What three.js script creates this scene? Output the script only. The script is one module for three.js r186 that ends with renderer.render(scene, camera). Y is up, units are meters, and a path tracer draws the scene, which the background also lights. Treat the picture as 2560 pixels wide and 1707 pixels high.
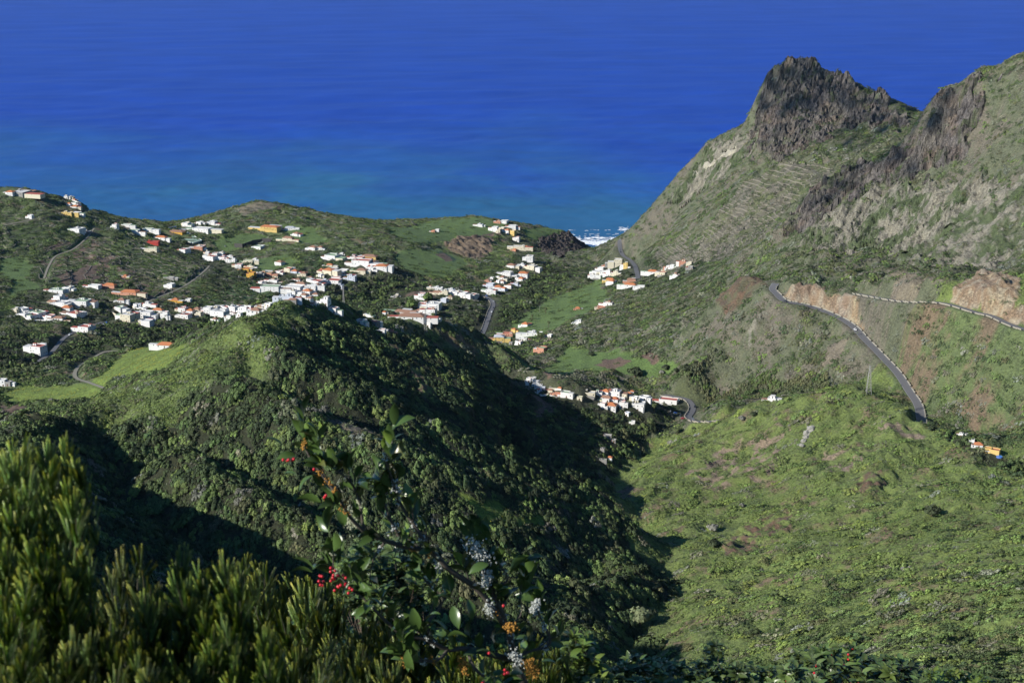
import * as THREE from 'three';
import { Sky } from 'three/addons/objects/Sky.js';
import { mergeGeometries } from 'three/addons/utils/BufferGeometryUtils.js';
import { createNoise2D, createNoise3D } from 'simplex-noise';

// ---------- camera, sky, sun, exposure ----------
const scene = new THREE.Scene();
const EYE = 650, PITCH = THREE.MathUtils.degToRad(16.2), FOCAL = 3700.7;      // eye height in metres, tilt, focal length on a 2560 px wide frame
const camera = new THREE.PerspectiveCamera(2 * Math.atan(853.5 / FOCAL) * 180 / Math.PI, 2560 / 1707, 0.3, 90000);
camera.position.set(0, EYE, 0);
camera.rotation.set(-PITCH, 0, 0);
camera.focus = 900;
camera.userData.fStop = 9;
const renderer = new THREE.WebGLRenderer({ antialias: true });
renderer.toneMapping = THREE.LinearToneMapping;
renderer.toneMappingExposure = 1.48;
renderer.shadowMap.enabled = true;
const SUN_AZ = THREE.MathUtils.degToRad(30), SUN_EL = THREE.MathUtils.degToRad(28.5);
const SUN = new THREE.Vector3(-Math.cos(SUN_AZ) * Math.cos(SUN_EL), Math.sin(SUN_EL), Math.sin(SUN_AZ) * Math.cos(SUN_EL));   // from the left, a little behind the viewer
const sky = new Sky();
sky.name = 'sky'; sky.userData = { kind: 'structure', label: 'clear blue sky over the sea and the hills' };
sky.scale.setScalar(80000);
const su = sky.material.uniforms;
su.sunPosition.value.copy(SUN); su.turbidity.value = 2; su.rayleigh.value = 1.6; su.mieCoefficient.value = 0.003; su.mieDirectionalG.value = 0.75;
if (su.cloudCoverage) su.cloudCoverage.value = 0;
scene.add(sky);
scene.environmentIntensity = 0.125;
const sun = new THREE.DirectionalLight(new THREE.Color(1, 0.945, 0.86), 4.6);
sun.name = 'sun'; sun.position.copy(SUN).multiplyScalar(4000).add(new THREE.Vector3(0, 200, -1600)); sun.target.position.set(0, 200, -1600);
sun.castShadow = true; sun.shadow.mapSize.set(4096, 4096); sun.shadow.radius = 1;
Object.assign(sun.shadow.camera, { left: -2200, right: 2200, top: 2200, bottom: -2200, near: 100, far: 9000 });
scene.add(sun, sun.target);

// ---------- small tools ----------
function rng(seed) { let a = seed >>> 0; return () => { a = (a + 0x6D2B79F5) | 0; let t = Math.imul(a ^ (a >>> 15), 1 | a); t = (t + Math.imul(t ^ (t >>> 7), 61 | t)) ^ t; return ((t ^ (t >>> 14)) >>> 0) / 4294967296; }; }
const R0 = rng(7), N2 = createNoise2D(rng(11)), N2b = createNoise2D(rng(23)), N3 = createNoise3D(rng(5));
const clamp = (x, a = 0, b = 1) => x < a ? a : x > b ? b : x, lerp = (a, b, t) => a + (b - a) * t;
const sstep = (a, b, x) => { const t = clamp((x - a) / (b - a)); return t * t * (3 - 2 * t); };
const fbm = (x, y, oct = 4, n = N2) => { let s = 0, a = 1, t = 0; for (let i = 0; i < oct; i++) { s += a * n(x, y); t += a; a *= 0.5; x = x * 2.03 + 13.7; y = y * 2.03 - 7.1; } return s / t; };
const ridged = (x, y, oct = 4) => { let s = 0, a = 1, t = 0; for (let i = 0; i < oct; i++) { s += a * (1 - 2 * Math.abs(N2b(x, y))); t += a; a *= 0.55; x = x * 2.1 + 3.3; y = y * 2.1 + 9.2; } return s / t; };
const taken = new Map();
function numbered(n) { const k = taken.get(n) ?? 0; taken.set(n, k + 1); return k ? `${n}_${String(k).padStart(3, '0')}` : n; }
function tag(o, label, category, group, kind) { if (label) o.userData.label = label; if (category) o.userData.category = category; if (group) o.userData.group = group; if (kind) o.userData.kind = kind; return o; }
function base(name, [x, y, z] = [0, 0, 0], turn = 0) { const g = new THREE.Group(); g.name = numbered(name); g.position.set(x, y, z); g.rotation.y = turn; scene.add(g); return g; }
function mesh(name, geo, mat, parent) { const m = new THREE.Mesh(geo, mat); m.name = parent ? name : numbered(name); m.castShadow = m.receiveShadow = true; (parent ?? scene).add(m); return m; }
const lin = (r, g, b) => new THREE.Color().setRGB(r, g, b);
// a sight line through a point of the 2560 x 1707 survey frame: direction with one metre of forward distance
const CP = Math.cos(PITCH), SP = Math.sin(PITCH);
function sight(u, v) { const x = (u - 1280) / FOCAL, y = -(v - 853.5) / FOCAL; const fy = y * CP - SP, fz = -(CP + y * SP); return [x / -fz, fy / -fz]; }   // [x, y] per metre of -z
function project(x, y, z) { const dy = y - EYE, c = -dy * SP - z * CP, up = dy * CP - z * SP; const k = FOCAL / c; return [1280 + x * k, 853.5 - up * k]; }
const at = (u, v, d) => { const [a, b] = sight(u, v); return [a * d, EYE + b * d, -d]; };
const up = new THREE.Vector3(0, 1, 0);
scene.fog = new THREE.FogExp2(new THREE.Color(0.5, 0.64, 0.95), 0.000005);
// ---------- terrain: surveyed points (frame u, v on a 2352 px wide print, forward distance in metres) ----------
const S = 2560 / 2352;
const SURVEY = `
0,435,2450 60,437,2460 130,452,2500 190,472,2520 230,492,2550 300,513,2620 360,521,2680 440,515,2830 0,500,2350 100,500,2300 200,532,2300 -150,440,2400 -150,600,2050
480,505,2830 550,475,2780 590,463,2750 640,470,2730 720,490,2700 800,505,2650 850,518,2600 900,545,2500 920,562,2420 600,540,2500 700,560,2420 800,570,2330
880,522,2760 990,505,2950 1100,500,2960 1180,513,2930 1300,528,2900 1040,540,2660 1240,545,2800 1280,590,2765 1340,560,2905 1100,590,2500 1060,555,2600 960,590,2350
1165,522,2800 1200,570,2600 1215,600,2450 1150,640,2250 1120,665,2150 970,680,2000 1070,670,2090 940,720,1900 990,740,1850 1120,700,2030 1110,760,1880 1260,600,2480
760,620,2150 840,600,2220 880,620,2160 700,660,2020 760,700,1950 880,700,2050 940,650,2150 420,570,2350 340,560,2320 500,590,2330 600,640,2110 540,660,2000 450,640,2050 280,660,1950 200,610,2050 100,600,2100 0,600,2060
320,730,1750 450,730,1750 560,715,1800 160,690,1800 60,720,1700 90,800,1500 0,790,1500 120,850,1420 200,800,1530 400,770,1640 520,760,1680 -120,860,1300 -100,760,1560
250,830,1330 330,800,1430 200,870,1260 80,900,1200 0,920,1180 20,938,1150 390,793,1400
660,700,1150 600,715,1180 540,745,1210 480,770,1260 430,790,1330 450,850,1120 350,880,1110 300,930,1080 570,770,1060 510,850,985 400,890,960 360,950,900 320,965,870 150,955,860 50,965,850
740,722,1200 850,778,1280 960,770,1350 1050,776,1380 1130,830,1370 1200,882,1345 1300,900,1310 1430,925,1290 1480,930,1290 1000,850,1270 1100,900,1270 1250,960,1230 1350,1000,1220 900,800,1260
700,740,1130 800,810,1150 900,880,1170 1000,950,1150 1180,1010,1140 1300,1080,1110
650,850,1000 760,900,990 870,960,985 1000,1020,990 1150,1080,1000 1300,1130,1020
650,920,955 800,970,952 890,995,952 1032,1050,945 1225,1130,950 1380,1180,990
560,930,900 700,1000,860 850,1060,845 1000,1110,850 1200,1180,870 1400,1235,895
560,1060,850 700,1120,832 860,1200,815 974,1165,838 1128,1235,830 1300,1295,822 1480,1325,822
420,1100,825 560,1180,785 720,1270,755 900,1320,744 1150,1370,738 1400,1400,742
330,1000,890 420,1150,805 560,1240,760 700,1320,730 900,1400,708 1150,1450,695
200,1150,740 100,1250,640 400,1350,640 700,1450,640 1000,1500,640 250,1060,820
1440,1480,690 1560,1330,812 1480,1250,905 1390,1130,1085 1500,1020,1235 1530,990,1275 1555,950,1335 1530,900,1410 1300,850,1500 1180,830,1580 1100,790,1720 1110,740,1890 1130,700,2040 1200,660,2210 1290,630,2400 1340,600,2680 1370,570,2862 1385,558,2930
1640,920,1370 1800,905,1310 1950,915,1255 2250,1040,1095 1590,970,1250 1720,930,1262
1990,905,1150 1850,913,1176 1720,955,1190 1620,1002,1198 2060,935,1110 2110,960,1080 2200,1015,1020 2352,1085,960
1700,1050,1120 1600,1120,1060 1850,1000,1100 1750,1150,1010 1600,1250,920 1800,1250,880 2000,1100,980 2000,1250,820 2200,1150,880 2200,1300,720 2352,1250,730 1700,1350,790 1900,1350,740 2100,1400,640 2352,1400,580 1600,1420,720 1800,1480,640 2000,1520,570 2352,1520,480 1550,1500,660 1500,1568,600 2352,1568,430
1770,660,1440 1800,695,1400 1960,750,1335 2110,950,1165 1850,705,1390 1900,720,1375 2020,820,1272 2070,890,1218 2352,755,1140 2250,725,1190 2200,712,1215 2110,700,1246 2060,692,1288 2000,682,1330 1960,680,1366 1800,850,1330 1800,900,1295 1650,930,1290 1900,850,1295 1980,890,1225
2300,850,1130 2200,800,1186 2352,950,1079 2200,950,1137
1800,640,1462 1880,590,1560 2000,570,1560 2100,600,1460 2250,630,1340 2352,640,1250 1800,545,1700 1860,460,1730 1960,400,1725 2060,350,1718 2110,322,1700 2130,308,1692 2170,240,1682 2200,200,1664 2250,190,1645 2352,160,1600 2480,120,1530 2250,300,1592 2352,350,1495 2200,400,1562 2100,450,1592 2000,500,1598 2250,500,1450 2352,480,1400
1842,145,2350 1800,158,2352 1885,170,2340 1940,185,2325 2010,225,2280 2060,265,2230 2090,300,2180 1775,190,2358 1752,240,2362 1728,280,2372 1700,300,2400 1640,322,2420 1615,360,2440 1590,400,2450 1560,425,2470 1530,470,2520 1500,500,2610 1450,535,2780 1420,552,2880
1780,300,2275 1860,290,2262 1940,280,2262 1760,352,2235 1850,330,2222 1950,315,2205 1700,400,2225 1850,420,2090 1980,380,2080 1650,480,2170 1750,500,2050 1700,560,1950 1600,540,2150 1500,570,2350 1430,590,2460 1800,520,1850 1930,430,1980
1420,620,2250 1540,610,2100 1650,600,1900 1400,690,1950 1550,680,1800 1700,650,1650 1250,760,1760 1330,740,1760 1450,750,1650 1600,750,1530 1300,800,1600 1450,820,1500 1600,830,1390 1700,800,1395 1400,870,1420`;
// ground that the print does not show: x, forward distance, height
const UNSEEN = [
  [-1500, 3300, -25], [-1100, 3300, -25], [-750, 3320, -22], [-500, 3300, -22], [-250, 3300, -22], [0, 3220, -20], [200, 3250, -20], [420, 3220, -22], [640, 3150, -25], [900, 3100, -25], [1300, 3000, -20], [-1400, 2500, 190], [1900, 2700, -20],
  [260, 3010, -8], [176, 2920, -3], [128, 2925, -1], [228, 2965, -4], [170, 3000, -9], [200, 2890, 1], [150, 2860, 4], [167, 2790, 13], [188, 2790, 18], [160, 2730, 20], [188, 2850, 5], [140, 2790, 13], [-180, 3080, -6], [-620, 3050, -2], [-900, 3000, 20], [480, 2750, 20], [620, 2600, 60], [560, 2600, 110], [700, 2450, 240], [850, 2300, 250], [1000, 2150, 300],
  [-240, 1700, 152], [-140, 1760, 145], [-60, 1600, 176], [-330, 1650, 168], [40, 1480, 186], [120, 1410, 188], [-250, 1400, 225],
  [0, 0, 648], [0, 6, 644.5], [-4, 14, 639], [5, 14, 639], [0, 30, 628], [0, 60, 606], [0, 100, 577], [0, 200, 517], [20, 300, 462], [30, 400, 414], [30, 500, 366], [40, 590, 326],
  [-40, 60, 612], [-60, 100, 588], [-95, 200, 545], [-125, 300, 528], [-228, 500, 482], [-190, 500, 446], [-240, 700, 386], [-330, 640, 432], [-420, 800, 330], [-520, 1000, 280], [-60, 500, 374], [-60, 300, 466], [-40, 200, 520], [-95, 400, 432], [-60, 400, 414], [-130, 500, 400],
  [40, 60, 604], [60, 120, 566], [90, 200, 520], [130, 300, 468], [150, 400, 425], [250, 300, 480], [330, 400, 450], [400, 600, 380], [450, 800, 330], [-220, 250, 560], [200, 150, 560], [0, -60, 668], [-120, -60, 660], [120, -60, 660],
  [520, 1000, 370], [560, 1250, 430], [650, 1400, 520], [760, 1550, 540], [900, 1900, 420],
];
const CTRL = [];
for (const t of SURVEY.trim().split(/\s+/)) { const [u, v, d] = t.split(',').map(Number); CTRL.push(at(u * S, v * S, d)); }
for (const [x, d, y] of UNSEEN) CTRL.push([x, y, -d]);
// smooth surface through the points: multiquadric fit with a plane, lightly relaxed
const SMOOTH = 12;
const solve = (() => {
  const n = CTRL.length, m = n + 3, A = new Float64Array(m * (m + 1)), w = m + 1;
  for (let i = 0; i < n; i++) {
    for (let j = 0; j < n; j++) { const dx = CTRL[i][0] - CTRL[j][0], dz = CTRL[i][2] - CTRL[j][2]; A[i * w + j] = -Math.sqrt(dx * dx + dz * dz + SMOOTH * SMOOTH); }
    A[i * w + i] += -SMOOTH * 0 + 0.6 + 3 * sstep(600, 1500, -CTRL[i][2]);
    const p = [1, CTRL[i][0] / 1000, CTRL[i][2] / 1000];
    for (let k = 0; k < 3; k++) { A[i * w + n + k] = p[k]; A[(n + k) * w + i] = p[k]; }
    A[i * w + m] = CTRL[i][1];
  }
  for (let c = 0; c < m; c++) {
    let best = c; for (let r = c + 1; r < m; r++) if (Math.abs(A[r * w + c]) > Math.abs(A[best * w + c])) best = r;
    if (best !== c) for (let k = 0; k < w; k++) { const t = A[c * w + k]; A[c * w + k] = A[best * w + k]; A[best * w + k] = t; }
    const p = A[c * w + c];
    for (let r = c + 1; r < m; r++) { const f = A[r * w + c] / p; if (f) for (let k = c; k < w; k++) A[r * w + k] -= f * A[c * w + k]; }
  }
  const x = new Float64Array(m);
  for (let r = m - 1; r >= 0; r--) { let s = A[r * w + m]; for (let k = r + 1; k < m; k++) s -= A[r * w + k] * x[k]; x[r] = s / A[r * w + r]; }
  return x;
})();
function fit(x, z) { let s = 0; const n = CTRL.length; for (let i = 0; i < n; i++) { const dx = x - CTRL[i][0], dz = z - CTRL[i][2]; s -= solve[i] * Math.sqrt(dx * dx + dz * dz + SMOOTH * SMOOTH); } return s + solve[n] + solve[n + 1] * x / 1000 + solve[n + 2] * z / 1000; }
// the fitted surface kept on a plain 9 m grid, read back with cubic weights
const G0 = -1500, G1 = 3420, GW = 9, GX = Math.ceil(3400 / GW) + 4, GZ = Math.ceil(3600 / GW) + 4, GRID = new Float32Array(GX * GZ);
for (let j = 0; j < GZ; j++) for (let i = 0; i < GX; i++) { const x = G0 + i * GW, d = -150 + j * GW; if (Math.abs(x) > Math.max(0, d) * 0.5 + 260) continue; GRID[j * GX + i] = fit(x, -d); }
const cub = (a, b, c, d, t) => b + 0.5 * t * (c - a + t * (2 * a - 5 * b + 4 * c - d + t * (3 * (b - c) + d - a)));
function smoothGround(x, z) {
  const fx = clamp((x - G0) / GW, 1, GX - 3), fz = clamp((-z + 150) / GW, 1, GZ - 3), i = Math.floor(fx), j = Math.floor(fz), t = fx - i, s = fz - j, o = (j - 1) * GX + i - 1, r = [];
  for (let k = 0; k < 4; k++) { const p = o + k * GX; r[k] = cub(GRID[p], GRID[p + 1], GRID[p + 2], GRID[p + 3], t); }
  return cub(r[0], r[1], r[2], r[3], s);
}
// ---------- rock crests: height above the fitted surface along a surveyed line ----------
function crestLine(txt, drop, lift = 0) { const p = txt.trim().split(/\s+/).map((t) => { const [u, v, d] = t.split(',').map(Number), q = at(u * S, v * S, d); q[1] += lift; return q; }); return { p, drop, box: [Math.min(...p.map((q) => q[0])) - 150, Math.max(...p.map((q) => q[0])) + 150, Math.min(...p.map((q) => q[2])) - 150, Math.max(...p.map((q) => q[2])) + 150] }; }
const CRESTS = [
  crestLine('1728,285,2372 1748,245,2364 1762,205,2358 1776,176,2354 1792,157,2350 1815,146,2350 1850,144,2348 1868,150,2342 1880,168,2336 1897,189,2332 1908,190,2330 1925,181,2326 1944,184,2322 1952,200,2312 1965,216,2304 1988,241,2292 2008,226,2284 2024,220,2276 2036,230,2268 2046,248,2252 2062,270,2234 2085,297,2190', 2.4),
  crestLine('2126,312,1696 2142,288,1690 2155,262,1686 2166,238,1682 2180,214,1674 2200,201,1664 2235,192,1650 2290,186,1626 2352,160,1600', 1.5),
  crestLine('1800,548,1700 1830,500,1712 1862,462,1728 1905,425,1728 1960,398,1725 2010,372,1722 2060,350,1718 2100,325,1704', 1.0),
  crestLine('1540,465,2535 1560,428,2470 1592,402,2450 1612,366,2440 1640,326,2420 1690,305,2402', 1.2),
  crestLine('1690,668,1490 1730,640,1480 1768,645,1452', 1.1),
];
// gullies cut between the spurs of the near ridge, and the spurs themselves
const SPURS = [
  crestLine('575,775,1058 650,848,998 760,896,988 870,955,983 1000,1014,988 1150,1072,998 1300,1122,1018', 0.72, 11),
  crestLine('480,905,925 560,922,898 700,990,857 850,1050,842 1000,1100,846 1200,1170,866 1400,1228,892', 0.72, 11),
  crestLine('420,1090,822 560,1170,782 720,1258,752 900,1310,741 1150,1360,735', 0.72, 11),
  crestLine('740,718,1198 850,772,1275 960,764,1345 1050,770,1376 1130,823,1366 1200,875,1340 1300,895,1305', 0.72, 11),
];
const RIDGE = [
  crestLine('430,790,1330 480,770,1260 540,745,1210 600,715,1180 658,699,1150 700,708,1165 740,720,1200', 0.55, 2),
  crestLine('658,699,1150 610,735,1100 572,772,1060 512,850,985 402,890,960 362,950,900', 0.5, 1),
];
const GULLIES = [
  crestLine('1440,1500,675 1470,1430,735 1560,1330,812 1500,1270,890 1470,1200,985 1390,1130,1085 1440,1070,1160 1500,1020,1235', 0.62, -9),
  crestLine('700,748,1132 800,822,1156 900,894,1178 1000,964,1158 1180,1024,1148 1300,1092,1116', 0.7, -9),
  crestLine('650,935,962 800,984,960 890,1008,958 1032,1064,952 1225,1144,956 1380,1190,992', 0.78, -18),
  crestLine('560,1074,857 700,1134,840 860,1190,835 974,1190,850 1128,1250,838 1300,1306,828', 0.78, -18),
  crestLine('330,1012,895 420,1160,812 560,1252,766 700,1330,736 900,1412,714 1150,1462,702', 0.78, -18),
];
function along(list, x, z, h, sign) {
  for (const c of list) {
    if (x < c.box[0] || x > c.box[1] || z < c.box[2] || z > c.box[3]) continue;
    let best = sign > 0 ? -1e9 : 1e9;
    for (let i = 0; i + 1 < c.p.length; i++) {
      const a = c.p[i], b = c.p[i + 1], ex = b[0] - a[0], ez = b[2] - a[2], t = clamp(((x - a[0]) * ex + (z - a[2]) * ez) / (ex * ex + ez * ez)), dist = Math.hypot(x - a[0] - ex * t, z - a[2] - ez * t);
      const y = a[1] + (b[1] - a[1]) * t - sign * (dist < 8 ? dist * dist * 0.03 : 1.9 + (dist - 8) * c.drop); best = sign > 0 ? Math.max(best, y) : Math.min(best, y);
    }
    const k = 6, dd = Math.abs(h - best), s = dd < k ? (k - dd) * (k - dd) / (4 * k) : 0; h = sign > 0 ? Math.max(h, best) + s : Math.min(h, best) - s;
  }
  return h;
}
function crestAt(x, z, h) {
  if (z > -1450 && z < -600) { h = along(GULLIES, x, z, h, -1); h = along(SPURS, x, z, h, 1); h = along(RIDGE, x, z, h, 1); }
  for (const c of CRESTS) {
    if (x < c.box[0] || x > c.box[1] || z < c.box[2] || z > c.box[3]) continue;
    for (let i = 0; i + 1 < c.p.length; i++) {
      const a = c.p[i], b = c.p[i + 1], ex = b[0] - a[0], ez = b[2] - a[2], t = clamp(((x - a[0]) * ex + (z - a[2]) * ez) / (ex * ex + ez * ez)), dist = Math.hypot(x - a[0] - ex * t, z - a[2] - ez * t);
      const y = a[1] + (b[1] - a[1]) * t - (dist < 10 ? dist * dist * 0.03 : 3 + (dist - 10) * c.drop);
      const k = 5, m = Math.max(h, y), dd = Math.abs(h - y); h = m + (dd < k ? (k - dd) * (k - dd) / (4 * k) : 0);
    }
  }
  return h;
}
// ---------- areas: outlines surveyed on the print and laid on the ground ----------
const AREAS = {};
function plain(x, z) { return crestAt(x, z, smoothGround(x, z)); }
function hitPlain(u, v, dmax = 3300, dmin = 60) {
  const [a, b] = sight(u * S, v * S);
  for (let d = dmin; d < dmax; d += 2 + d * 0.003) if (EYE + b * d < plain(a * d, -d)) return [a * d, -d];
  return [a * dmax, -dmax];
}
function area(kind, pts, dmax, warp = 7, dmin = 60) {
  const p = pts.trim().split(/\s+/).map((t) => { const [u, v] = t.split(',').map(Number); return hitPlain(u, v, dmax, dmin); });
  const xs = p.map((q) => q[0]), zs = p.map((q) => q[1]);
  (AREAS[kind] ??= []).push({ p, warp, x0: Math.min(...xs) - warp, x1: Math.max(...xs) + warp, z0: Math.min(...zs) - warp, z1: Math.max(...zs) + warp });
}
function within(kind, x, z) {
  const list = AREAS[kind]; if (!list) return false;
  for (const a of list) {
    if (x < a.x0 || x > a.x1 || z < a.z0 || z > a.z1) continue;
    const wx = x + a.warp * N2(x / 31, z / 31), wz = z + a.warp * N2b(x / 31, z / 31), p = a.p; let c = false;
    for (let i = 0, j = p.length - 1; i < p.length; j = i++) if ((p[i][1] > wz) !== (p[j][1] > wz) && wx < (p[j][0] - p[i][0]) * (wz - p[i][1]) / (p[j][1] - p[i][1]) + p[i][0]) c = !c;
    if (c) return true;
  }
  return false;
}
area('wood', '695,735 740,742 850,790 960,785 1050,795 1130,845 1200,895 1340,940 1500,965 1545,985 1480,1030 1385,1115 1450,1250 1560,1345 1420,1480 1100,1500 700,1460 300,1400 0,1300 0,1000 150,965 375,990 450,920 560,885 630,805', 1330, 8);
area('wood', '860,645 900,640 960,655 890,700 900,750 960,765 830,740 775,705 820,665', 2300, 8, 1450);
area('wood', '1130,705 1180,685 1250,600 1330,625 1280,685 1200,745 1120,805 1050,782 1060,745', 2600, 8, 1450);
area('wood', '0,755 60,775 200,775 260,745 420,755 640,706 540,755 420,787 300,787 150,850 0,890', 1900, 8, 1340);
area('wood', '890,580 940,590 1000,610 1030,640 950,640 900,600', 2600, 8, 1800);
area('wood', '2080,958 2110,962 2200,1020 2340,1085 2352,1110 2250,1070 2150,1010', 1150, 6);
area('reeds', '1500,870 1600,862 1750,880 1900,890 2000,905 1850,912 1700,925 1590,930 1560,905', 1500, 6, 1235);
area('meadow', '0,905 60,890 200,880 330,800 400,797 440,800 380,850 250,880 230,915 0,930', 1480, 4);
area('meadow', '1060,1150 1130,1165 1250,1200 1260,1215 1150,1225 1090,1190', 960, 6);
area('grass', '700,730 660,705 560,745 440,800 380,860 240,905 200,950 330,975 400,980 480,920 600,860 660,790', 1400, 8);
area('village', '380,545 540,590 600,640 700,620 800,590 960,610 970,660 900,720 860,790 700,770 560,730 480,650 400,600', 2700, 6, 1500); area('village', '20,690 120,660 260,690 400,690 640,700 620,745 400,760 240,740 60,750', 2100, 6, 1450); area('village', '960,660 1150,660 1200,560 1260,580 1230,650 1150,700 1060,760 900,780 820,740 900,720', 2800, 6, 1500); area('village', '1110,800 1180,860 1340,890 1560,890 1600,940 1520,990 1350,960 1200,910', 1480, 6, 1150); area('village', '1340,600 1440,570 1500,600 1620,600 1620,630 1440,670 1340,640', 2600, 6, 1700);
area('farslope', '2116,965 2020,760 1970,690 2100,690 2400,750 2400,1110 2260,1045', 1420, 5, 1000);
area('rock', '1728,285 1776,178 1842,143 1885,170 1945,185 1990,230 2030,226 2090,300 1960,300 1870,335 1800,372 1735,362', 2420, 15, 2100);
area('rock', '2126,315 2166,236 2200,200 2290,185 2260,240 2230,330 2150,420 2080,400 2000,440 1900,500 1830,560 1800,545 1862,460 1960,398', 1800, 17, 1480);
area('greyrock', '1820,560 1900,500 2000,450 2120,440 2230,430 2352,420 2352,640 2200,640 2090,610 2000,580 1900,580', 1800, 14, 1300);
area('greyrock', '1530,470 1600,395 1630,335 1720,310 1740,350 1650,420 1570,480', 2560, 6, 2200);
area('greyrock', '1560,600 1640,520 1760,440 1850,430 1700,540 1620,610', 2300, 10, 1850);
area('cream', '1592,405 1620,385 1690,350 1690,362 1640,390 1600,408', 2500, 3, 2200);
area('orange', '1795,690 1800,668 1840,668 1900,685 1960,700 1985,735 1960,745 1880,712', 1440, 4, 1300);
area('orange', '1965,755 1990,760 2040,830 2110,900 2130,960 2110,945 2080,880 2010,800', 1420, 3, 1100);
area('orange', '2190,690 2240,640 2310,630 2345,700 2352,740 2290,725 2230,700', 1400, 5, 1100);
area('redearth', '1650,690 1690,645 1740,640 1760,660 1720,690 1680,735 1650,715', 1600, 4, 1380);
area('redearth', '1120,790 1160,765 1190,760 1150,800 1120,815', 1800, 4, 1500);
area('redearth', '945,850 975,860 1000,910 985,930 955,900', 1260, 4); area('redearth', '870,785 920,800 925,820 890,822', 1330, 3);
area('redearth', '1960,1105 2040,1120 2010,1155 1960,1140', 1100, 5); area('redearth', '1640,1260 1760,1200 1860,1190 1800,1230 1690,1290', 1050, 8);
area('brownrock', '1590,1090 1650,1040 1720,1010 1800,1000 1800,1060 1750,1110 1690,1130 1620,1140', 1150, 12); area('brownrock', '1880,1060 1960,1040 1990,1080 1920,1110', 1150, 10); area('brownrock', '2020,990 2100,985 2110,1010 2050,1020', 1150, 6);
area('greyrock', '1530,770 1600,720 1640,700 1600,760 1560,800', 1700, 5, 1380); area('greyrock', '1710,800 1740,740 1760,740 1730,800', 1500, 4, 1300);
area('dry', '2040,650 2100,640 2150,660 2170,690 2060,690', 1500, 6, 1250); area('dry', '1900,800 1960,780 1930,850 1890,860', 1350, 6, 1200);
area('dry', '730,965 850,1000 870,1010 780,990', 1000, 5); area('dry', '540,480 600,468 650,478 560,500', 2850, 5, 2400);
area('cliffbrown', '1020,560 1060,545 1130,550 1130,580 1090,600 1040,580', 2700, 5, 2400);
area('cliffdark', '1238,548 1300,535 1355,565 1330,575 1290,598 1245,585', 2960, 4, 2500);
// cultivated plots
area('soil', '1365,842 1420,822 1450,832 1410,852', 1700, 2, 1300); area('soil', '1230,850 1245,842 1275,870 1255,880', 1600, 2, 1300); area('soil', '1472,825 1500,820 1520,838 1500,842', 1600, 2, 1300);
area('soil', '1200,905 1275,925 1270,960 1210,968 1250,935', 1340, 3, 1100); area('soil', '1415,1140 1440,1120 1470,1125 1445,1150', 1150, 2, 900);
area('soil', '915,690 990,668 1000,690 930,690', 2150, 2, 1800); area('soil', '1060,548 1130,535 1160,540 1080,553', 2900, 2, 2300); area('soil', '1000,585 1020,580 1040,600 1025,602', 2600, 2, 2000);
area('soil', '130,640 210,610 225,620 150,665', 2200, 2, 1700); area('soil', '225,600 260,585 275,592 240,610', 2300, 2, 1700); area('soil', '0,940 60,938 40,965 0,980', 1190, 3, 900);
area('soil', '1385,830 1440,835 1430,848 1390,846', 1700, 2, 1300);
area('field', '980,575 1010,570 1080,605 1030,625 960,600 930,590', 2700, 2, 1900); area('field', '910,580 950,570 985,590 940,625 905,600', 2700, 2, 1900);
area('field', '880,522 990,506 1100,502 1160,520 1130,545 1050,548 950,560 910,550', 3000, 4, 2300); area('field', '1200,530 1300,530 1320,548 1240,560 1210,550', 3000, 3, 2300);
area('field', '480,560 560,535 620,545 600,560 520,585', 2700, 4, 2100); area('field', '1160,760 1260,690 1380,640 1400,690 1260,770 1190,800', 2200, 8, 1450);
area('field', '1180,830 1300,800 1420,810 1560,850 1500,870 1350,855 1220,860', 1800, 8, 1350); area('field', '0,560 60,600 110,640 60,660 0,640', 2300, 6, 1700);
area('field', '10,505 90,500 100,545 20,560', 2600, 3, 1900); area('field', '150,590 205,585 240,640 170,665', 2300, 4, 1650); area('field', '30,620 110,600 105,665 20,685', 2200, 4, 1600); area('field', '900,590 1060,612 1030,642 940,628', 2600, 4, 1800); area('field', '300,575 400,590 440,620 360,640 300,615', 2500, 4, 1800); area('field', '560,600 660,585 690,610 600,630', 2500, 4, 1900); area('field', '640,520 720,525 760,560 680,560', 2700, 4, 2200);
area('orchard', '450,690 560,650 640,660 660,690 560,705 470,712', 2300, 3, 1700); area('orchard', '690,600 780,570 820,600 740,640', 2400, 3, 1900);
area('crop', '1000,580 1015,575 1050,598 1040,603', 2700, 1, 1900);
area('terrace', '100,575 250,545 330,560 480,620 430,690 290,700 130,680 60,640', 2500, 3, 1650); area('terrace', '0,480 110,505 100,560 0,600', 2600, 3, 1900); area('terrace', '560,720 660,700 640,660 600,655 470,700', 2300, 3, 1650);
area('steps', '1620,530 1700,440 1790,388 1900,372 2040,362 1960,405 1880,455 1800,520 1740,570 1660,600 1590,610', 2400, 4, 1750); area('steps', '1500,590 1580,540 1600,600 1540,640', 2500, 4, 1900);
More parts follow.
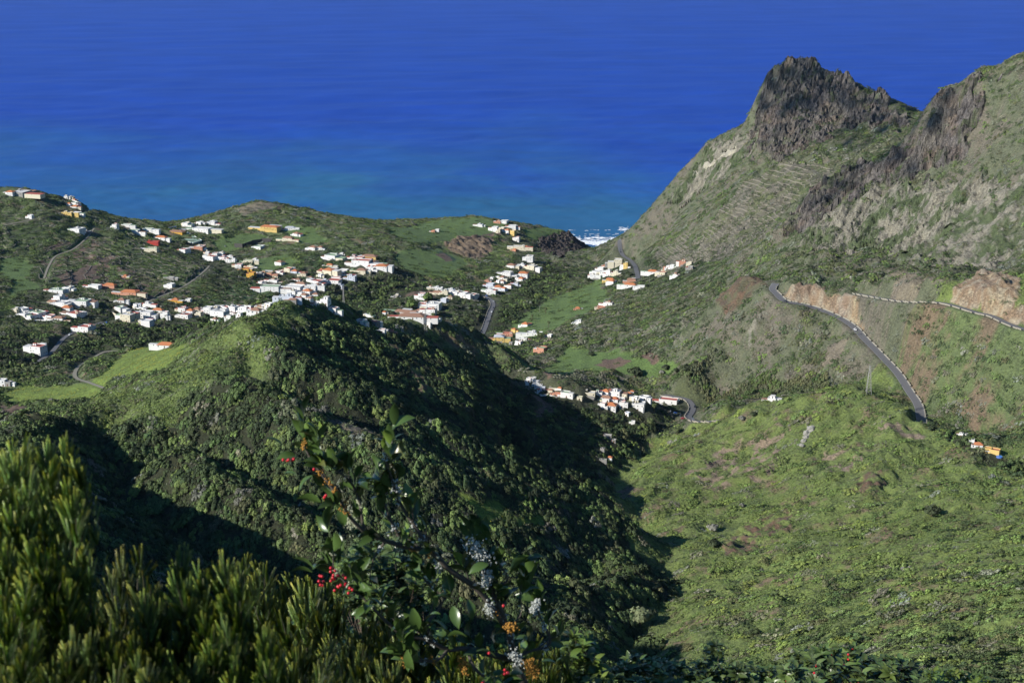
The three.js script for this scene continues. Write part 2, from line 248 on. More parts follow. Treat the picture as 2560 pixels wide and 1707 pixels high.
// ---------- relief ----------
function relief(x, z) {
  const d = -z, far = sstep(20, 500, d), flat = within('meadow', x, z) || within('field', x, z) ? 0.25 : 1;
  const q = x + N2(x / 260, z / 260) * 50, r = z + N2(x / 240 + 9, z / 240) * 50;
  const shore = d > 2700 ? sstep(2, 38, smoothGround(x, z)) : 1; let h = shore * far * flat * (4.5 * ridged(q / 190, r / 190, 3) + 2.2 * ridged(q / 52 + 5, r / 52, 2) + 0.8 * fbm(x / 14, z / 14, 2));
  {
    const k = within('rock', x, z) ? 1 : within('cliffdark', x, z) || within('cliffbrown', x, z) ? 0.7 : within('greyrock', x, z) ? 0.6 : within('orange', x, z) || within('redearth', x, z) ? 0.35 : 0;
    if (k) h += k * (7 * ridged(x / 46 + 3, z / 30, 3) + 4 * ridged(x / 15, z / 12 + 8, 2) + 2 * fbm(x / 6, z / 6, 2));
  }
  if (d < 1250 && d > 420 && x > 90) { const a = 0.45 * x + 0.89 * z + 16 * N2(x / 70, z / 70), b = -0.89 * x + 0.45 * z; h += sstep(90, 150, x) * sstep(420, 560, d) * (3.8 * ridged(a / 85, b / 300, 2) + 1.3 * ridged(a / 26 + 3, b / 90, 2)); }
  if (d > 1250 && x > 60) { const a = 0.72 * x + 0.7 * z + 18 * N2(x / 90, z / 90), b = -0.7 * x + 0.72 * z, y = smoothGround(x, z), k = sstep(150, 330, y) * (within('steps', x, z) ? 0.25 : 1); if (k > 0) h += k * (6.5 * ridged(a / 70, b / 260, 3) + 2 * ridged(a / 21 + 7, b / 90, 2)); }
  return h;
}
// ---------- roads: surveyed lines; the ground is cut and filled to them ----------
const ROADS = [];
function road(name, txt, width, dmax, dmin = 60) {
  const c = txt.trim().split(/\s+/).map((t) => { const [u, v] = t.split(',').map(Number); const [x, z] = hitPlain(u, v, dmax, dmin); return new THREE.Vector3(x, plain(x, z), z); });
  const curve = new THREE.CatmullRomCurve3(c, false, 'centripetal'), n = Math.ceil(curve.getLength() / 4), p = curve.getSpacedPoints(n);
  for (let pass = 0; pass < 40; pass++) for (let i = 1; i < n; i++) p[i].y = (p[i - 1].y + p[i].y * 2 + p[i + 1].y) / 4;
  ROADS.push({ name, p, width, x0: Math.min(...p.map((q) => q.x)) - 25, x1: Math.max(...p.map((q) => q.x)) + 25, z0: Math.min(...p.map((q) => q.z)) - 25, z1: Math.max(...p.map((q) => q.z)) + 25 });
  return ROADS[ROADS.length - 1];
}
road('mountain_road', '2118,972 2112,953 2105,930 2090,905 2060,870 2020,822 1985,785 1960,752 1925,733 1880,718 1840,705 1805,697 1785,683 1775,668 1782,656', 7.5, 1480, 1000);
road('upper_road', '2390,770 2352,758 2310,748 2275,735 2245,722 2200,711 2150,702 2100,697 2050,690 2000,683 1965,680', 7, 1420, 1000);
road('hamlet_road', '1525,910 1550,911 1575,920 1590,938 1582,958 1600,970 1640,970 1680,955 1715,937 1765,920', 6.5, 1400, 1100);
road('valley_road', '1098,800 1102,778 1116,752 1124,722 1130,695 1112,680', 7, 2300, 1500);
road('coast_road', '1440,545 1426,556 1424,572 1432,588 1448,602 1462,620 1466,642', 7, 2800, 1900);
road('village_lane', '70,838 110,815 150,775 190,755 235,742', 5, 1900, 1300);
road('field_track', '325,797 290,798 245,806 205,828 172,852 172,868 205,880 225,888 245,895', 3.6, 1500, 1000);
road('hill_track', '0,521 60,506 130,494 185,490 205,482 200,468 188,455', 3.2, 2700, 1900);
road('slope_track', '100,640 112,610 130,588 165,575 200,545 215,525', 3, 2600, 1800);
road('terrace_lane', '285,720 350,690 420,658 470,622 480,610', 3, 2500, 1600);
function roadAt(x, z, reach = 16) {           // nearest road: [distance, height, width]
  let best = null;
  for (const r of ROADS) {
    if (x < r.x0 || x > r.x1 || z < r.z0 || z > r.z1) continue;
    for (let i = 0; i + 1 < r.p.length; i++) {
      const a = r.p[i], b = r.p[i + 1], ex = b.x - a.x, ez = b.z - a.z, dx = x - a.x, dz = z - a.z; if (dx * dx + dz * dz > 900) continue;
      const t = clamp((dx * ex + dz * ez) / (ex * ex + ez * ez)), dist = Math.hypot(dx - ex * t, dz - ez * t);
      if (dist < reach && (!best || dist < best[0])) best = [dist, a.y + (b.y - a.y) * t, r.width, r];
    }
  }
  return best;
}
function groundAt(x, z) {
  let h = plain(x, z) + relief(x, z);
  const r = roadAt(x, z);
  if (r) { const e = r[2] / 2 + 2.2; h = lerp(r[1] - 0.45, h, sstep(e, e + (r[2] > 5 ? 7 : 4), r[0])); }
  return h;
}
function hit(u, v, from = 60, reach = 3300) {          // where a sight line meets the ground
  const [a, b] = sight(u, v); let step = 4;
  for (let d = from; d < reach; d += step) { step = 1.5 + d * 0.0015; if (EYE + b * d < groundAt(a * d, -d)) { let lo = d - step, hi = d; for (let k = 0; k < 10; k++) { const m = (lo + hi) / 2; if (EYE + b * m < groundAt(a * m, -m)) hi = m; else lo = m; } return new THREE.Vector3(a * hi, groundAt(a * hi, -hi), -hi); } }
  return null;
}
// ---------- land cover: colour of the bare ground ----------
const COVER = {
  meadow: [0.15, 0.21, 0.035], grass: [0.115, 0.155, 0.042], field: [0.1, 0.16, 0.042], crop: [0.02, 0.06, 0.03], soil: [0.135, 0.092, 0.068], dry: [0.17, 0.145, 0.105],
  rock: [0.135, 0.12, 0.108], greyrock: [0.19, 0.175, 0.145], steps: [0.125, 0.115, 0.085], brownrock: [0.2, 0.155, 0.115], terrace: [0.1, 0.1, 0.055], cream: [0.36, 0.33, 0.26], orange: [0.22, 0.155, 0.1], redearth: [0.125, 0.078, 0.052], cliffbrown: [0.17, 0.125, 0.085], cliffdark: [0.06, 0.05, 0.045],
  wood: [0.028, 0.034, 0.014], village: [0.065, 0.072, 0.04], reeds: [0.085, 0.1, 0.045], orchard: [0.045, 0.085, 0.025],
};
const ORDER = ['cream', 'soil', 'crop', 'orange', 'redearth', 'cliffdark', 'cliffbrown', 'rock', 'dry', 'meadow', 'orchard', 'terrace', 'field', 'brownrock', 'steps', 'reeds', 'wood', 'greyrock', 'grass', 'village'];
function coverAt(x, z) { for (const k of ORDER) if (within(k, x, z)) return k; return 'scrub'; }
const px0 = (x, d) => x > 0 && d > 1250 ? [0.105, 0.115, 0.066] : [0.1, 0.132, 0.05];
function groundColor(x, z, slope, cover, out, y = 0) {
  const n = fbm(x / 60, z / 60, 4), m = fbm(x / 9, z / 9, 3, N2b), d = -z;
  let c = COVER[cover];
  if (!c) {                                                     // open hillside: grass, scrub earth and bare patches
    const green = d < 1250 && x > 60 && !within('farslope', x, z) ? [0.125, 0.165, 0.045] : px0(x, d), brown = d > 1250 && x > 0 ? [0.125, 0.112, 0.088] : [0.14, 0.105, 0.072];
    const t = sstep(0.15, 0.6, n + 0.35 * m + (d > 1250 ? 0.1 : -0.02) + (slope > 0.9 ? 0.25 : 0)); c = [0, 1, 2].map((k) => lerp(green[k], brown[k], t));
  } else if (cover === 'terrace') { const y = plain(x, z), b = Math.sin(Math.floor((y + 2 * N2(x / 40, z / 40)) / 3.2) * 12.9898) * 43758.5453, f = b - Math.floor(b); c = f < 0.14 ? COVER.soil : f < 0.26 ? [0.1, 0.105, 0.055] : f < 0.75 ? [0.08, 0.115, 0.035] : [0.06, 0.085, 0.03]; }
  else if (cover === 'greyrock') { const t = sstep(-0.35, 0.2, n + 0.4 * m + 0.3 * N2(x / 5, z / 30)); c = c.map((v, k) => lerp([0.07, 0.092, 0.038][k], v, t)); }
  else if (cover === 'brownrock') { const t = sstep(-0.15, 0.3, N2(x / 16, z / 16) + 0.6 * m); c = c.map((v, k) => lerp([0.12, 0.155, 0.045][k], v, t)); }
  else if (cover === 'steps') { const t = sstep(-0.1, 0.4, n + 0.5 * m); c = c.map((v, k) => lerp(v, [0.095, 0.11, 0.05][k], t * 0.8)); }
  else if (cover === 'rock') { const w = N3(x / 30, y / 45, z / 30) + 0.5 * N3(x / 9, y / 20, z / 9), t = sstep(0.25, 0.7, w - 0.2 + 0.4 * m), o = sstep(0.1, 0.8, N3(x / 40 + 20, y / 30, z / 40) + 0.4 * m), b = 0.75 + 0.45 * N3(x / 6, y / 14, z / 6); c = c.map((v, k) => b * lerp(lerp(v, [0.075, 0.092, 0.045][k], t * 0.85), [0.15, 0.108, 0.082][k], o * 0.55)); }
  else if (cover === 'orange' || cover === 'redearth') { const t = sstep(-0.2, 0.5, N3(x / 9, y / 13, z / 9) + 0.5 * m), e = cover === 'orange' ? [0.3, 0.262, 0.195] : [0.09, 0.075, 0.05]; c = c.map((v, k) => lerp(v, e[k], t * 0.75)); if (cover === 'redearth') { const q = sstep(-0.3, 0.35, N2(x / 11, z / 11) + 0.5 * m) * (d > 1250 ? 0.6 : 1), e2 = d > 1250 ? [0.085, 0.095, 0.05] : [0.12, 0.155, 0.045]; c = c.map((v, k) => lerp(v, e2[k], q)); } }
  const g = 1 + 0.22 * m + 0.12 * n;
  out[0] = c[0] * g; out[1] = c[1] * g; out[2] = c[2] * (1 + 0.15 * m);
  return out;
}
// ---------- ground sheet ----------
const ROWS = []; { let d = -110; while (d < 3330) { ROWS.push(d); d += d < 40 ? 4 : d < 380 ? 3 : 0.8 + d * 0.0015; } }
const COLS = 740;
const PATCHED = { rock: 1, greyrock: 1, cliffdark: 1 };
const ROUGH = { rock: 1, greyrock: 0.75, brownrock: 0.5, cliffdark: 0.8, cliffbrown: 0.7, orange: 0.55, redearth: 0.35 };
function terrainGeometry() {
  const nr = ROWS.length, P = new Float32Array(nr * COLS * 3), C = new Float32Array(nr * COLS * 3), U = new Float32Array(nr * COLS * 2), I = new Uint32Array((nr - 1) * (COLS - 1) * 6), c = [0, 0, 0]; let q = 0;
  for (let j = 0; j < nr; j++) for (let i = 0; i < COLS; i++) {
    const d = ROWS[j], half = Math.max(0, d) * 0.4 + 150, x = (i / (COLS - 1) * 2 - 1) * half, z = -d, k = j * COLS + i;
    const y = groundAt(x, z), sl = Math.hypot(plain(x + 3, z) - plain(x - 3, z), plain(x, z + 3) - plain(x, z - 3)) / 6, cover = coverAt(x, z);
    let ox = 0, oy = 0, oz = 0;
    if (ROUGH[cover]) { const gx = (plain(x + 4, z) - plain(x - 4, z)) / 8, gz = (plain(x, z + 4) - plain(x, z - 4)) / 8, l = Math.hypot(gx, 1, gz), a = ROUGH[cover] * (cover === 'greyrock' ? 3.4 * N3(x / 11, y / 60, z / 11) + 2 * N3(x / 5, y / 26, z / 5) : 3.6 * N3(x / 24, y / 40, z / 24) + 2.8 * (1 - 2 * Math.abs(N3(x / 11, y / 24, z / 11))) + 1.3 * N3(x / 4, y / 9, z / 4)), rd = roadAt(x, z, 14), q = rd ? sstep(rd[2] / 2 + 3, rd[2] / 2 + 8, rd[0]) : 1; ox = -gx / l * a * q; oz = -gz / l * a * q; oy = a / l * q * 0.5; if (PATCHED[cover] && d > 1490) { oy -= 5; ox = oz = 0; } }
    P[k * 3] = x + ox; P[k * 3 + 1] = y + oy; P[k * 3 + 2] = z + oz; U[k * 2] = (x + 0.55 * y) / 26; U[k * 2 + 1] = (z - 0.7 * y) / 26;
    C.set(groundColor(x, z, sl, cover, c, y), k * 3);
    if (i < COLS - 1 && j < nr - 1) { I[q++] = k; I[q++] = k + 1; I[q++] = k + COLS; I[q++] = k + 1; I[q++] = k + COLS + 1; I[q++] = k + COLS; }
  }
  const g = new THREE.BufferGeometry();
  g.setAttribute('position', new THREE.BufferAttribute(P, 3)); g.setAttribute('color', new THREE.BufferAttribute(C, 3)); g.setAttribute('uv', new THREE.BufferAttribute(U, 2)); g.setIndex(new THREE.BufferAttribute(I, 1)); g.computeVertexNormals();
  console.log('terrain', nr, 'rows', I.length / 3, 'tris');
  return g;
}
// fine growth and stones on the bare ground, tiling over 26 m
function groundGrain(seed, n, lo, hi) {
  const a = createNoise3D(rng(seed)), d = new Uint8Array(n * n * 4), R = 1.9;
  const at4 = (i, j, f) => { const x = i / n, y = j / n, s = (u, v) => a(u * f, v * f, f * 3.7); const bx = sstep(0, 1, x), by = sstep(0, 1, y); return lerp(lerp(s(x, y), s(x - 1, y), bx), lerp(s(x, y - 1), s(x - 1, y - 1), bx), by) * 1.25; };
  for (let j = 0; j < n; j++) for (let i = 0; i < n; i++) { const v = clamp(0.5 + 0.3 * at4(i, j, 9) + 0.28 * at4(i, j, 26) + 0.24 * at4(i, j, 70)), k = (j * n + i) * 4, t = Math.round(255 * lerp(lo, hi, v)); d[k] = t; d[k + 1] = t; d[k + 2] = Math.round(t * 0.97); d[k + 3] = 255; }
  const t = new THREE.DataTexture(d, n, n); t.wrapS = t.wrapT = THREE.RepeatWrapping; t.magFilter = THREE.LinearFilter; t.needsUpdate = true; return t;
}
const turf = groundGrain(88, 512, 0.25, 1);
const terrain = mesh('terrain', terrainGeometry(), new THREE.MeshStandardMaterial({ vertexColors: true, color: lin(1.55, 1.55, 1.55), map: turf, bumpMap: turf, bumpScale: 0.7, roughness: 1 }));
tag(terrain, 'steep green hills and ravines falling to the coast', null, null, 'structure');

// bare rock, faceted: laid over the ground sheet, which drops away beneath it
function rockFace(name, label, kinds, x0, x1, z0, z1, cell) {
  const nx = Math.round((x1 - x0) / cell), nz = Math.round((z1 - z0) / cell), V = new Float32Array((nx + 1) * (nz + 1) * 3), K = new Uint8Array((nx + 1) * (nz + 1)), Q = new Float32Array((nx + 1) * (nz + 1) * 3), c = [0, 0, 0], P = [], C = [], U = [];
  for (let j = 0; j <= nz; j++) for (let i = 0; i <= nx; i++) {
    const x = x0 + i * cell, z = z0 + j * cell, k = j * (nx + 1) + i, cover = coverAt(x, z); if (!kinds.includes(cover)) { if (coverAt(x + cell, z) !== cover || coverAt(x - cell, z) !== cover || coverAt(x, z + cell) !== cover || coverAt(x, z - cell) !== cover) { const y = groundAt(x, z) - 1.2; V.set([x, y, z], k * 3); K[k] = 2; Q.set(groundColor(x, z, 1, cover, c, y), k * 3); } continue; }
    const y = groundAt(x, z), gx = (plain(x + 4, z) - plain(x - 4, z)) / 8, gz = (plain(x, z + 4) - plain(x, z - 4)) / 8, l = Math.hypot(gx, 1, gz);
    const tall = cover === 'greyrock' ? 3 : 1.5, a = (cover === 'greyrock' ? 0.8 : 0.62) * (3.6 * N3(x / 24, y / (30 * tall), z / 24) + 2.6 * (1 - 2 * Math.abs(N3(x / 14, y / (18 * tall), z / 14))) + 1.1 * (1 - 2 * Math.abs(N3(x / 5.5, y / (8 * tall), z / 5.5))) + 0.6 * N3(x / 2.4, y / (3.5 * tall), z / 2.4));
    V.set([x - gx / l * a, y + a / l * 0.5, z - gz / l * a], k * 3); K[k] = 1; Q.set(groundColor(x, z, 1, cover, c, y), k * 3);
  }
  const tri = (a, b, d) => { if (!K[a] || !K[b] || !K[d] || (K[a] + K[b] + K[d] > 5)) return; const g = 0.82 + 0.36 * Math.abs(Math.sin(a * 12.9898) * 43758.5453 % 1); for (const k of [a, b, d]) { P.push(V[k * 3], V[k * 3 + 1], V[k * 3 + 2]); C.push(Q[a * 3] * g, Q[a * 3 + 1] * g, Q[a * 3 + 2] * g); U.push((V[k * 3] + 0.55 * V[k * 3 + 1]) / 26, (V[k * 3 + 2] - 0.7 * V[k * 3 + 1]) / 26); } };
  for (let j = 0; j < nz; j++) for (let i = 0; i < nx; i++) { const k = j * (nx + 1) + i; tri(k, k + nx + 1, k + 1); tri(k + 1, k + nx + 1, k + nx + 2); }
  const g = new THREE.BufferGeometry(); g.setAttribute('position', new THREE.Float32BufferAttribute(P, 3)); g.setAttribute('color', new THREE.Float32BufferAttribute(C, 3)); g.setAttribute('uv', new THREE.Float32BufferAttribute(U, 2)); g.computeVertexNormals(); console.log(name, P.length / 9, 'tris');
  tag(mesh(name, g, terrain.material), label, null, null, 'structure');
}
rockFace('rock_peak', 'dark craggy rock peak beside the sea', ['rock'], 330, 700, -2470, -2090, 1.7);
rockFace('rock_ridge', 'dark craggy rock ridge and tower on the right', ['rock'], 270, 620, -1790, -1470, 1.5);
rockFace('cliff_face', 'grey cliffs below the rock ridge on the right', ['greyrock'], 250, 700, -1795, -1470, 1.7);
rockFace('cliff_face', 'grey crags on the seaward edge of the mountain', ['greyrock'], 200, 620, -2560, -1850, 2.2);
rockFace('cliff_face', 'dark sea cliff at the end of the coastal plateau', ['cliffdark'], 20, 240, -2960, -2520, 2);
// ---------- sea with swell, wind streaks and shallow water off the beach ----------
function swell(x, z, gap) {
  let y = 0, wl = 520, a = 0.55; for (let o = 0; o < 5; o++, wl /= 1.9) { const w = sstep(1.6, 3.5, wl / gap); if (w) y += w * wl * 0.0105 * a * N2(x / (wl * (2.7 - o * 0.3)) + o * 17, (z + 0.22 * x) / wl + o * 7); a *= 1.5; }
  return y * lerp(0.25, 1, sstep(2900, 3500, -z));
}
function seaGeometry() {
  const rows = []; { let d = 2600; while (d < 52000) { rows.push(d); d += Math.max(9, d * d / (650 * 1480) * 0.95); } rows.push(70000); }
  const cols = 420, P = new Float32Array(rows.length * cols * 3), C = new Float32Array(rows.length * cols * 3), I = [];
  const bed = hitPlain(1400, 552, 2960, 2700);
  rows.forEach((d, j) => {
    const gap = Math.max(9, d * d / 962000), half = d * 0.42 + 300;
    for (let i = 0; i < cols; i++) {
      const x = (i / (cols - 1) * 2 - 1) * half, k = j * cols + i, z = -d;
      const y = swell(x, z, gap);
      P[k * 3] = x; P[k * 3 + 1] = d > 60000 ? -6 : y; P[k * 3 + 2] = z;
      const shore = Math.hypot((x - bed[0]) / 1.25, (z - bed[1])), n = fbm(x / 420, z / 700, 3), m = fbm(x / 1500 + 5, z / 2600, 3, N2b), streak = fbm(x / 900, z / 190, 3, N2b);
      const shallow = clamp(0.85 * sstep(760, 120, shore + 160 * n) + 0.8 * sstep(4900, 2950, d + 800 * m) + 0.42 * sstep(0, 0.6, fbm(x / 900 + 3.1, z / 800 + 1.2, 3)) * sstep(5200, 3300, d));
      const g = 1 + 0.13 * streak + 0.07 * n;
      C[k * 3] = lerp(0.014, 0.026, shallow) * g; C[k * 3 + 1] = lerp(0.061, 0.118, shallow) * g; C[k * 3 + 2] = lerp(0.345, 0.25, shallow) * g;
      if (i < cols - 1 && j < rows.length - 1) I.push(k, k + 1, k + cols, k + 1, k + cols + 1, k + cols);
    }
  });
  const g = new THREE.BufferGeometry();
  g.setAttribute('position', new THREE.BufferAttribute(P, 3)); g.setAttribute('color', new THREE.BufferAttribute(C, 3)); g.setIndex(I); g.computeVertexNormals();
  return g;
}
const sea = mesh('sea', seaGeometry(), new THREE.MeshPhysicalMaterial({ vertexColors: true, roughness: 0.5, specularIntensity: 0.2, ior: 1.33 }));
tag(sea, 'deep blue open sea with faint swell, turquoise near the beach', null, null, 'structure');
// surf breaking in the cove and along the rocks: broken sheets of foam just above the water
function foam(name, label, x0, x1, z0, z1, cell, keep) {
  const nx = Math.ceil((x1 - x0) / cell), nz = Math.ceil((z1 - z0) / cell), P = [], I = [];
  for (let j = 0; j < nz; j++) for (let i = 0; i < nx; i++) {
    const x = x0 + i * cell, z = z0 + j * cell; if (!keep(x, z)) continue;
    const o = P.length / 3, y = (q, w) => swell(q, w, 9) + 0.7 + 0.3 * N2(q / 9, w / 9);
    for (const [q, w] of [[x, z], [x, z + cell], [x + cell, z + cell], [x + cell, z]]) P.push(q, y(q, w), w);
    I.push(o, o + 1, o + 2, o, o + 2, o + 3);
  }
  const g = new THREE.BufferGeometry(); g.setAttribute('position', new THREE.Float32BufferAttribute(P, 3)); g.setIndex(I); g.computeVertexNormals();
  tag(mesh(name, g, new THREE.MeshStandardMaterial({ color: lin(0.82, 0.85, 0.88), roughness: 0.9, side: THREE.DoubleSide })), label, 'surf', null, 'stuff');
}
{
  const c = at(1378 * S, 550 * S, 2960), c2 = at(1437 * S, 528 * S, 3090);
  foam('surf_foam', 'white surf breaking in the cove below the dark cliff', c[0] - 95, c[0] + 110, c[2] - 130, c[2] + 130, 2.5, (x, z) => {
    const t = (z - c[2] + 130) / 260, w = fbm(x / 26, z / 9, 4), band = Math.abs(((z + 5 * N2(x / 60, 3)) / 44) % 1);
    return plain(x, z) < 1.5 && w + 1.25 * sstep(0.1, 0.7, t) - 0.42 - 0.2 * (band > 0.5 ? 1 : 0) > 0;
  });
  foam('rock_surf', 'patch of white water over a reef off the beach', c2[0] - 14, c2[0] + 20, c2[2] - 26, c2[2] + 30, 1.6, (x, z) => fbm(x / 9, z / 9, 3) > 0.55 * Math.hypot((x - c2[0]) / 16, (z - c2[2]) / 26) - 0.22);
  const e = at(330 * S, 519 * S, 3120);
  foam('shore_surf', 'thin line of white surf behind the saddle on the left', e[0] - 70, e[0] + 130, e[2] - 12, e[2] + 25, 2.2, (x, z) => fbm(x / 22, z / 8, 3) > 0.05);
}
// ---------- small broken cloud, high above the slopes and out of the frame: it shades the rock peak and the saddle ----------
{
  const r = rng(4242), puff = (() => { const g = new THREE.IcosahedronGeometry(1, 2), p = g.attributes.position, v = new THREE.Vector3(); for (let i = 0; i < p.count; i++) { v.fromBufferAttribute(p, i); v.multiplyScalar(1 + 0.22 * N3(v.x * 2, v.y * 2, v.z * 2)); p.setXYZ(i, v.x, v.y, v.z); } g.computeVertexNormals(); return g; })(), list = [];
  for (const [u, v, d, R, n] of [[1838, 185, 2345, 52, 34], [1800, 245, 2340, 46, 26], [1870, 235, 2330, 52, 32], [1940, 235, 2315, 46, 26], [2010, 262, 2275, 44, 24], [2050, 310, 2220, 44, 22], [1990, 320, 2190, 46, 22], [2095, 345, 1705, 34, 16], [2030, 385, 1715, 36, 16], [1960, 425, 1715, 34, 14], [1895, 465, 1712, 28, 10], [2145, 290, 1688, 36, 16], [2175, 250, 1675, 28, 10], [2110, 400, 1640, 30, 9], [1780, 300, 2280, 30, 8]]) {
    const p = new THREE.Vector3(...at(u * S, v * S, d)).addScaledVector(SUN, 2150);
    for (let i = 0; i < n * 0.8; i++) { const a = r() * 6.28, q = Math.sqrt(r()) * R * 1.2, s = 4 + r() * 5; list.push(new THREE.Matrix4().compose(p.clone().add(new THREE.Vector3(Math.cos(a) * q, (r() - 0.5) * 30, Math.sin(a) * q)), new THREE.Quaternion().setFromEuler(new THREE.Euler(r() * 6, r() * 6, 0)), new THREE.Vector3(s, s * 0.7, s))); }
  }
  const m = new THREE.InstancedMesh(puff, new THREE.MeshStandardMaterial({ color: lin(0.9, 0.9, 0.92), roughness: 1 }), list.length); m.name = 'cloud'; list.forEach((q, i) => m.setMatrixAt(i, q)); m.castShadow = m.receiveShadow = true; scene.add(m); tag(m, 'small broken cloud drifting above the slopes', 'cloud', null, 'stuff');
}
// ---------- plant cover of the slopes: leafy clumps standing on the ground ----------
function crown(out, r, cx, cy, cz, rx, ry, rz, leaves, size, tone) {
  for (let i = 0; i < leaves; i++) {
    const a = r() * Math.PI * 2, up = r() * 1.25 - 0.25, s = Math.sqrt(Math.max(0, 1 - up * up)), lump = 0.72 + 0.4 * Math.abs(N3(Math.cos(a) * s * 1.7 + cx, up * 1.7, Math.sin(a) * s * 1.7 + cz)), k = lump * (0.82 + 0.25 * r());
    const nx = Math.cos(a) * s, ny = up, nz = Math.sin(a) * s, px = cx + nx * rx * k, py = cy + ny * ry * k, pz = cz + nz * rz * k, w = size * (0.6 + 0.8 * r());
    const n = new THREE.Vector3(nx + (r() - 0.5) * 1.3, ny * 0.8 + (r() - 0.3) * 0.9, nz + (r() - 0.5) * 1.3).normalize(), t = new THREE.Vector3(r() - 0.5, r() - 0.5, r() - 0.5).cross(n).normalize(), b = n.clone().cross(t);
    const sn = new THREE.Vector3(nx, ny * 0.9 + 0.25, nz).normalize().lerp(n, 0.45).normalize(), g = tone * (0.75 + 0.5 * r()), o = out.p.length / 3;
    const w2 = w * (0.5 + 0.4 * r());
    for (const [p, q] of [[-w, 0], [0, -w2], [w, 0], [0, w2]]) { out.p.push(px + t.x * p + b.x * q, py + t.y * p + b.y * q, pz + t.z * p + b.z * q); out.n.push(sn.x, sn.y, sn.z); out.c.push(g, g * (0.95 + 0.1 * r()), g * 0.95); }
    out.i.push(o, o + 1, o + 2, o, o + 2, o + 3);
  }
}
function leafGeometry(out) {
  const g = new THREE.BufferGeometry();
  g.setAttribute('position', new THREE.Float32BufferAttribute(out.p, 3)); g.setAttribute('normal', new THREE.Float32BufferAttribute(out.n, 3)); g.setAttribute('color', new THREE.Float32BufferAttribute(out.c, 3)); g.setIndex(out.i);
  return g;
}
const leafList = () => ({ p: [], n: [], c: [], i: [] });
function patchGeometry(seed, count, half, rmin, rmax, tall, dens, size) {
  const r = rng(seed), o = leafList(), spots = [];
  for (let k = 0, tries = 0; k < count && tries < 400; tries++) {
    const x = (r() * 2 - 1) * half, z = (r() * 2 - 1) * half, rad = lerp(rmin, rmax, r() ** 1.5);
    if (spots.some((q) => Math.hypot(q[0] - x, q[1] - z) < (q[2] + rad) * 0.6)) continue;
    spots.push([x, z, rad]); k++;
    const h = rad * tall * (0.8 + 0.5 * r()), tone = 0.7 + 0.6 * r();
    crown(o, r, x, h * 0.55, z, rad, h * 0.65, rad * (0.8 + 0.4 * r()), Math.round(dens * rad * rad * (0.6 + 0.4 * tall)), size, tone);
  }
  return leafGeometry(o);
}
const leafMat = new THREE.MeshStandardMaterial({ vertexColors: true, roughness: 0.85, side: THREE.DoubleSide });
const PATCH = {
  trees: [31, 32, 33, 34, 35].map((s) => patchGeometry(s, 6, 4.6, 1.5, 3.0, 1.15, 16, 0.55)),
  scrub: [41, 42, 43, 44, 45].map((s) => patchGeometry(s, 15, 4.2, 0.55, 1.35, 0.85, 34, 0.3)),
  tall: [51, 52, 53, 54].map((s) => patchGeometry(s, 11, 4.4, 0.9, 2.0, 0.95, 24, 0.38)),
  low: [61, 62, 63].map((s) => patchGeometry(s, 16, 4.4, 0.4, 0.8, 0.55, 44, 0.24)),
};
const PLANTS = {
  forest: { geo: PATCH.trees, list: [], name: 'woodland_cover', label: 'dense dark green laurel and heath woodland covering the shaded ridge and ravines', cat: 'woodland' },
  scrub: { geo: PATCH.scrub, list: [], name: 'scrub_cover', label: 'low green scrub scattered over the open hillsides', cat: 'scrub' },
  tall: { geo: PATCH.tall, list: [], name: 'shrub_cover', label: 'taller olive and green shrubs covering the sunny slopes', cat: 'shrubs' },
  low: { geo: PATCH.low, list: [], name: 'herb_cover', label: 'low bright green herbs growing over meadows and grassy slopes', cat: 'herbs' },
};
const gradient = (x, z, e = 4) => [(groundAt(x + e, z) - groundAt(x - e, z)) / (2 * e), (groundAt(x, z + e) - groundAt(x, z - e)) / (2 * e)];
const KEEPOUT = [];                                       // plots with buildings: [x, z, radius]
const blocked = (x, z, m) => KEEPOUT.some((k) => Math.abs(k[0] - x) < k[2] + m && Math.abs(k[1] - z) < k[2] + m);
function plant(kind, x, z, s, sy, c, g, r) {
  const t = r() * 6.283, a = Math.cos(t) * s, b = Math.sin(t) * s, y = groundAt(x, z) - 0.15;
  PLANTS[kind].list.push([[a, g[0] * a - g[1] * b, -b, 0, 0, sy, 0, 0, b, g[0] * b + g[1] * a, a, 0, x, y, z, 1], c]);
}
const tint = (c, r, v = 0.25) => { const k = 1 + (r() - 0.5) * 2 * v; return [c[0] * k * (1 + (r() - 0.5) * 0.2), c[1] * k, c[2] * k * (1 + (r() - 0.5) * 0.3)]; };
const pick = (r, list) => { let t = r() * list.reduce((s, q) => s + q[0], 0); for (const q of list) if ((t -= q[0]) < 0) return q[1]; return list[0][1]; };
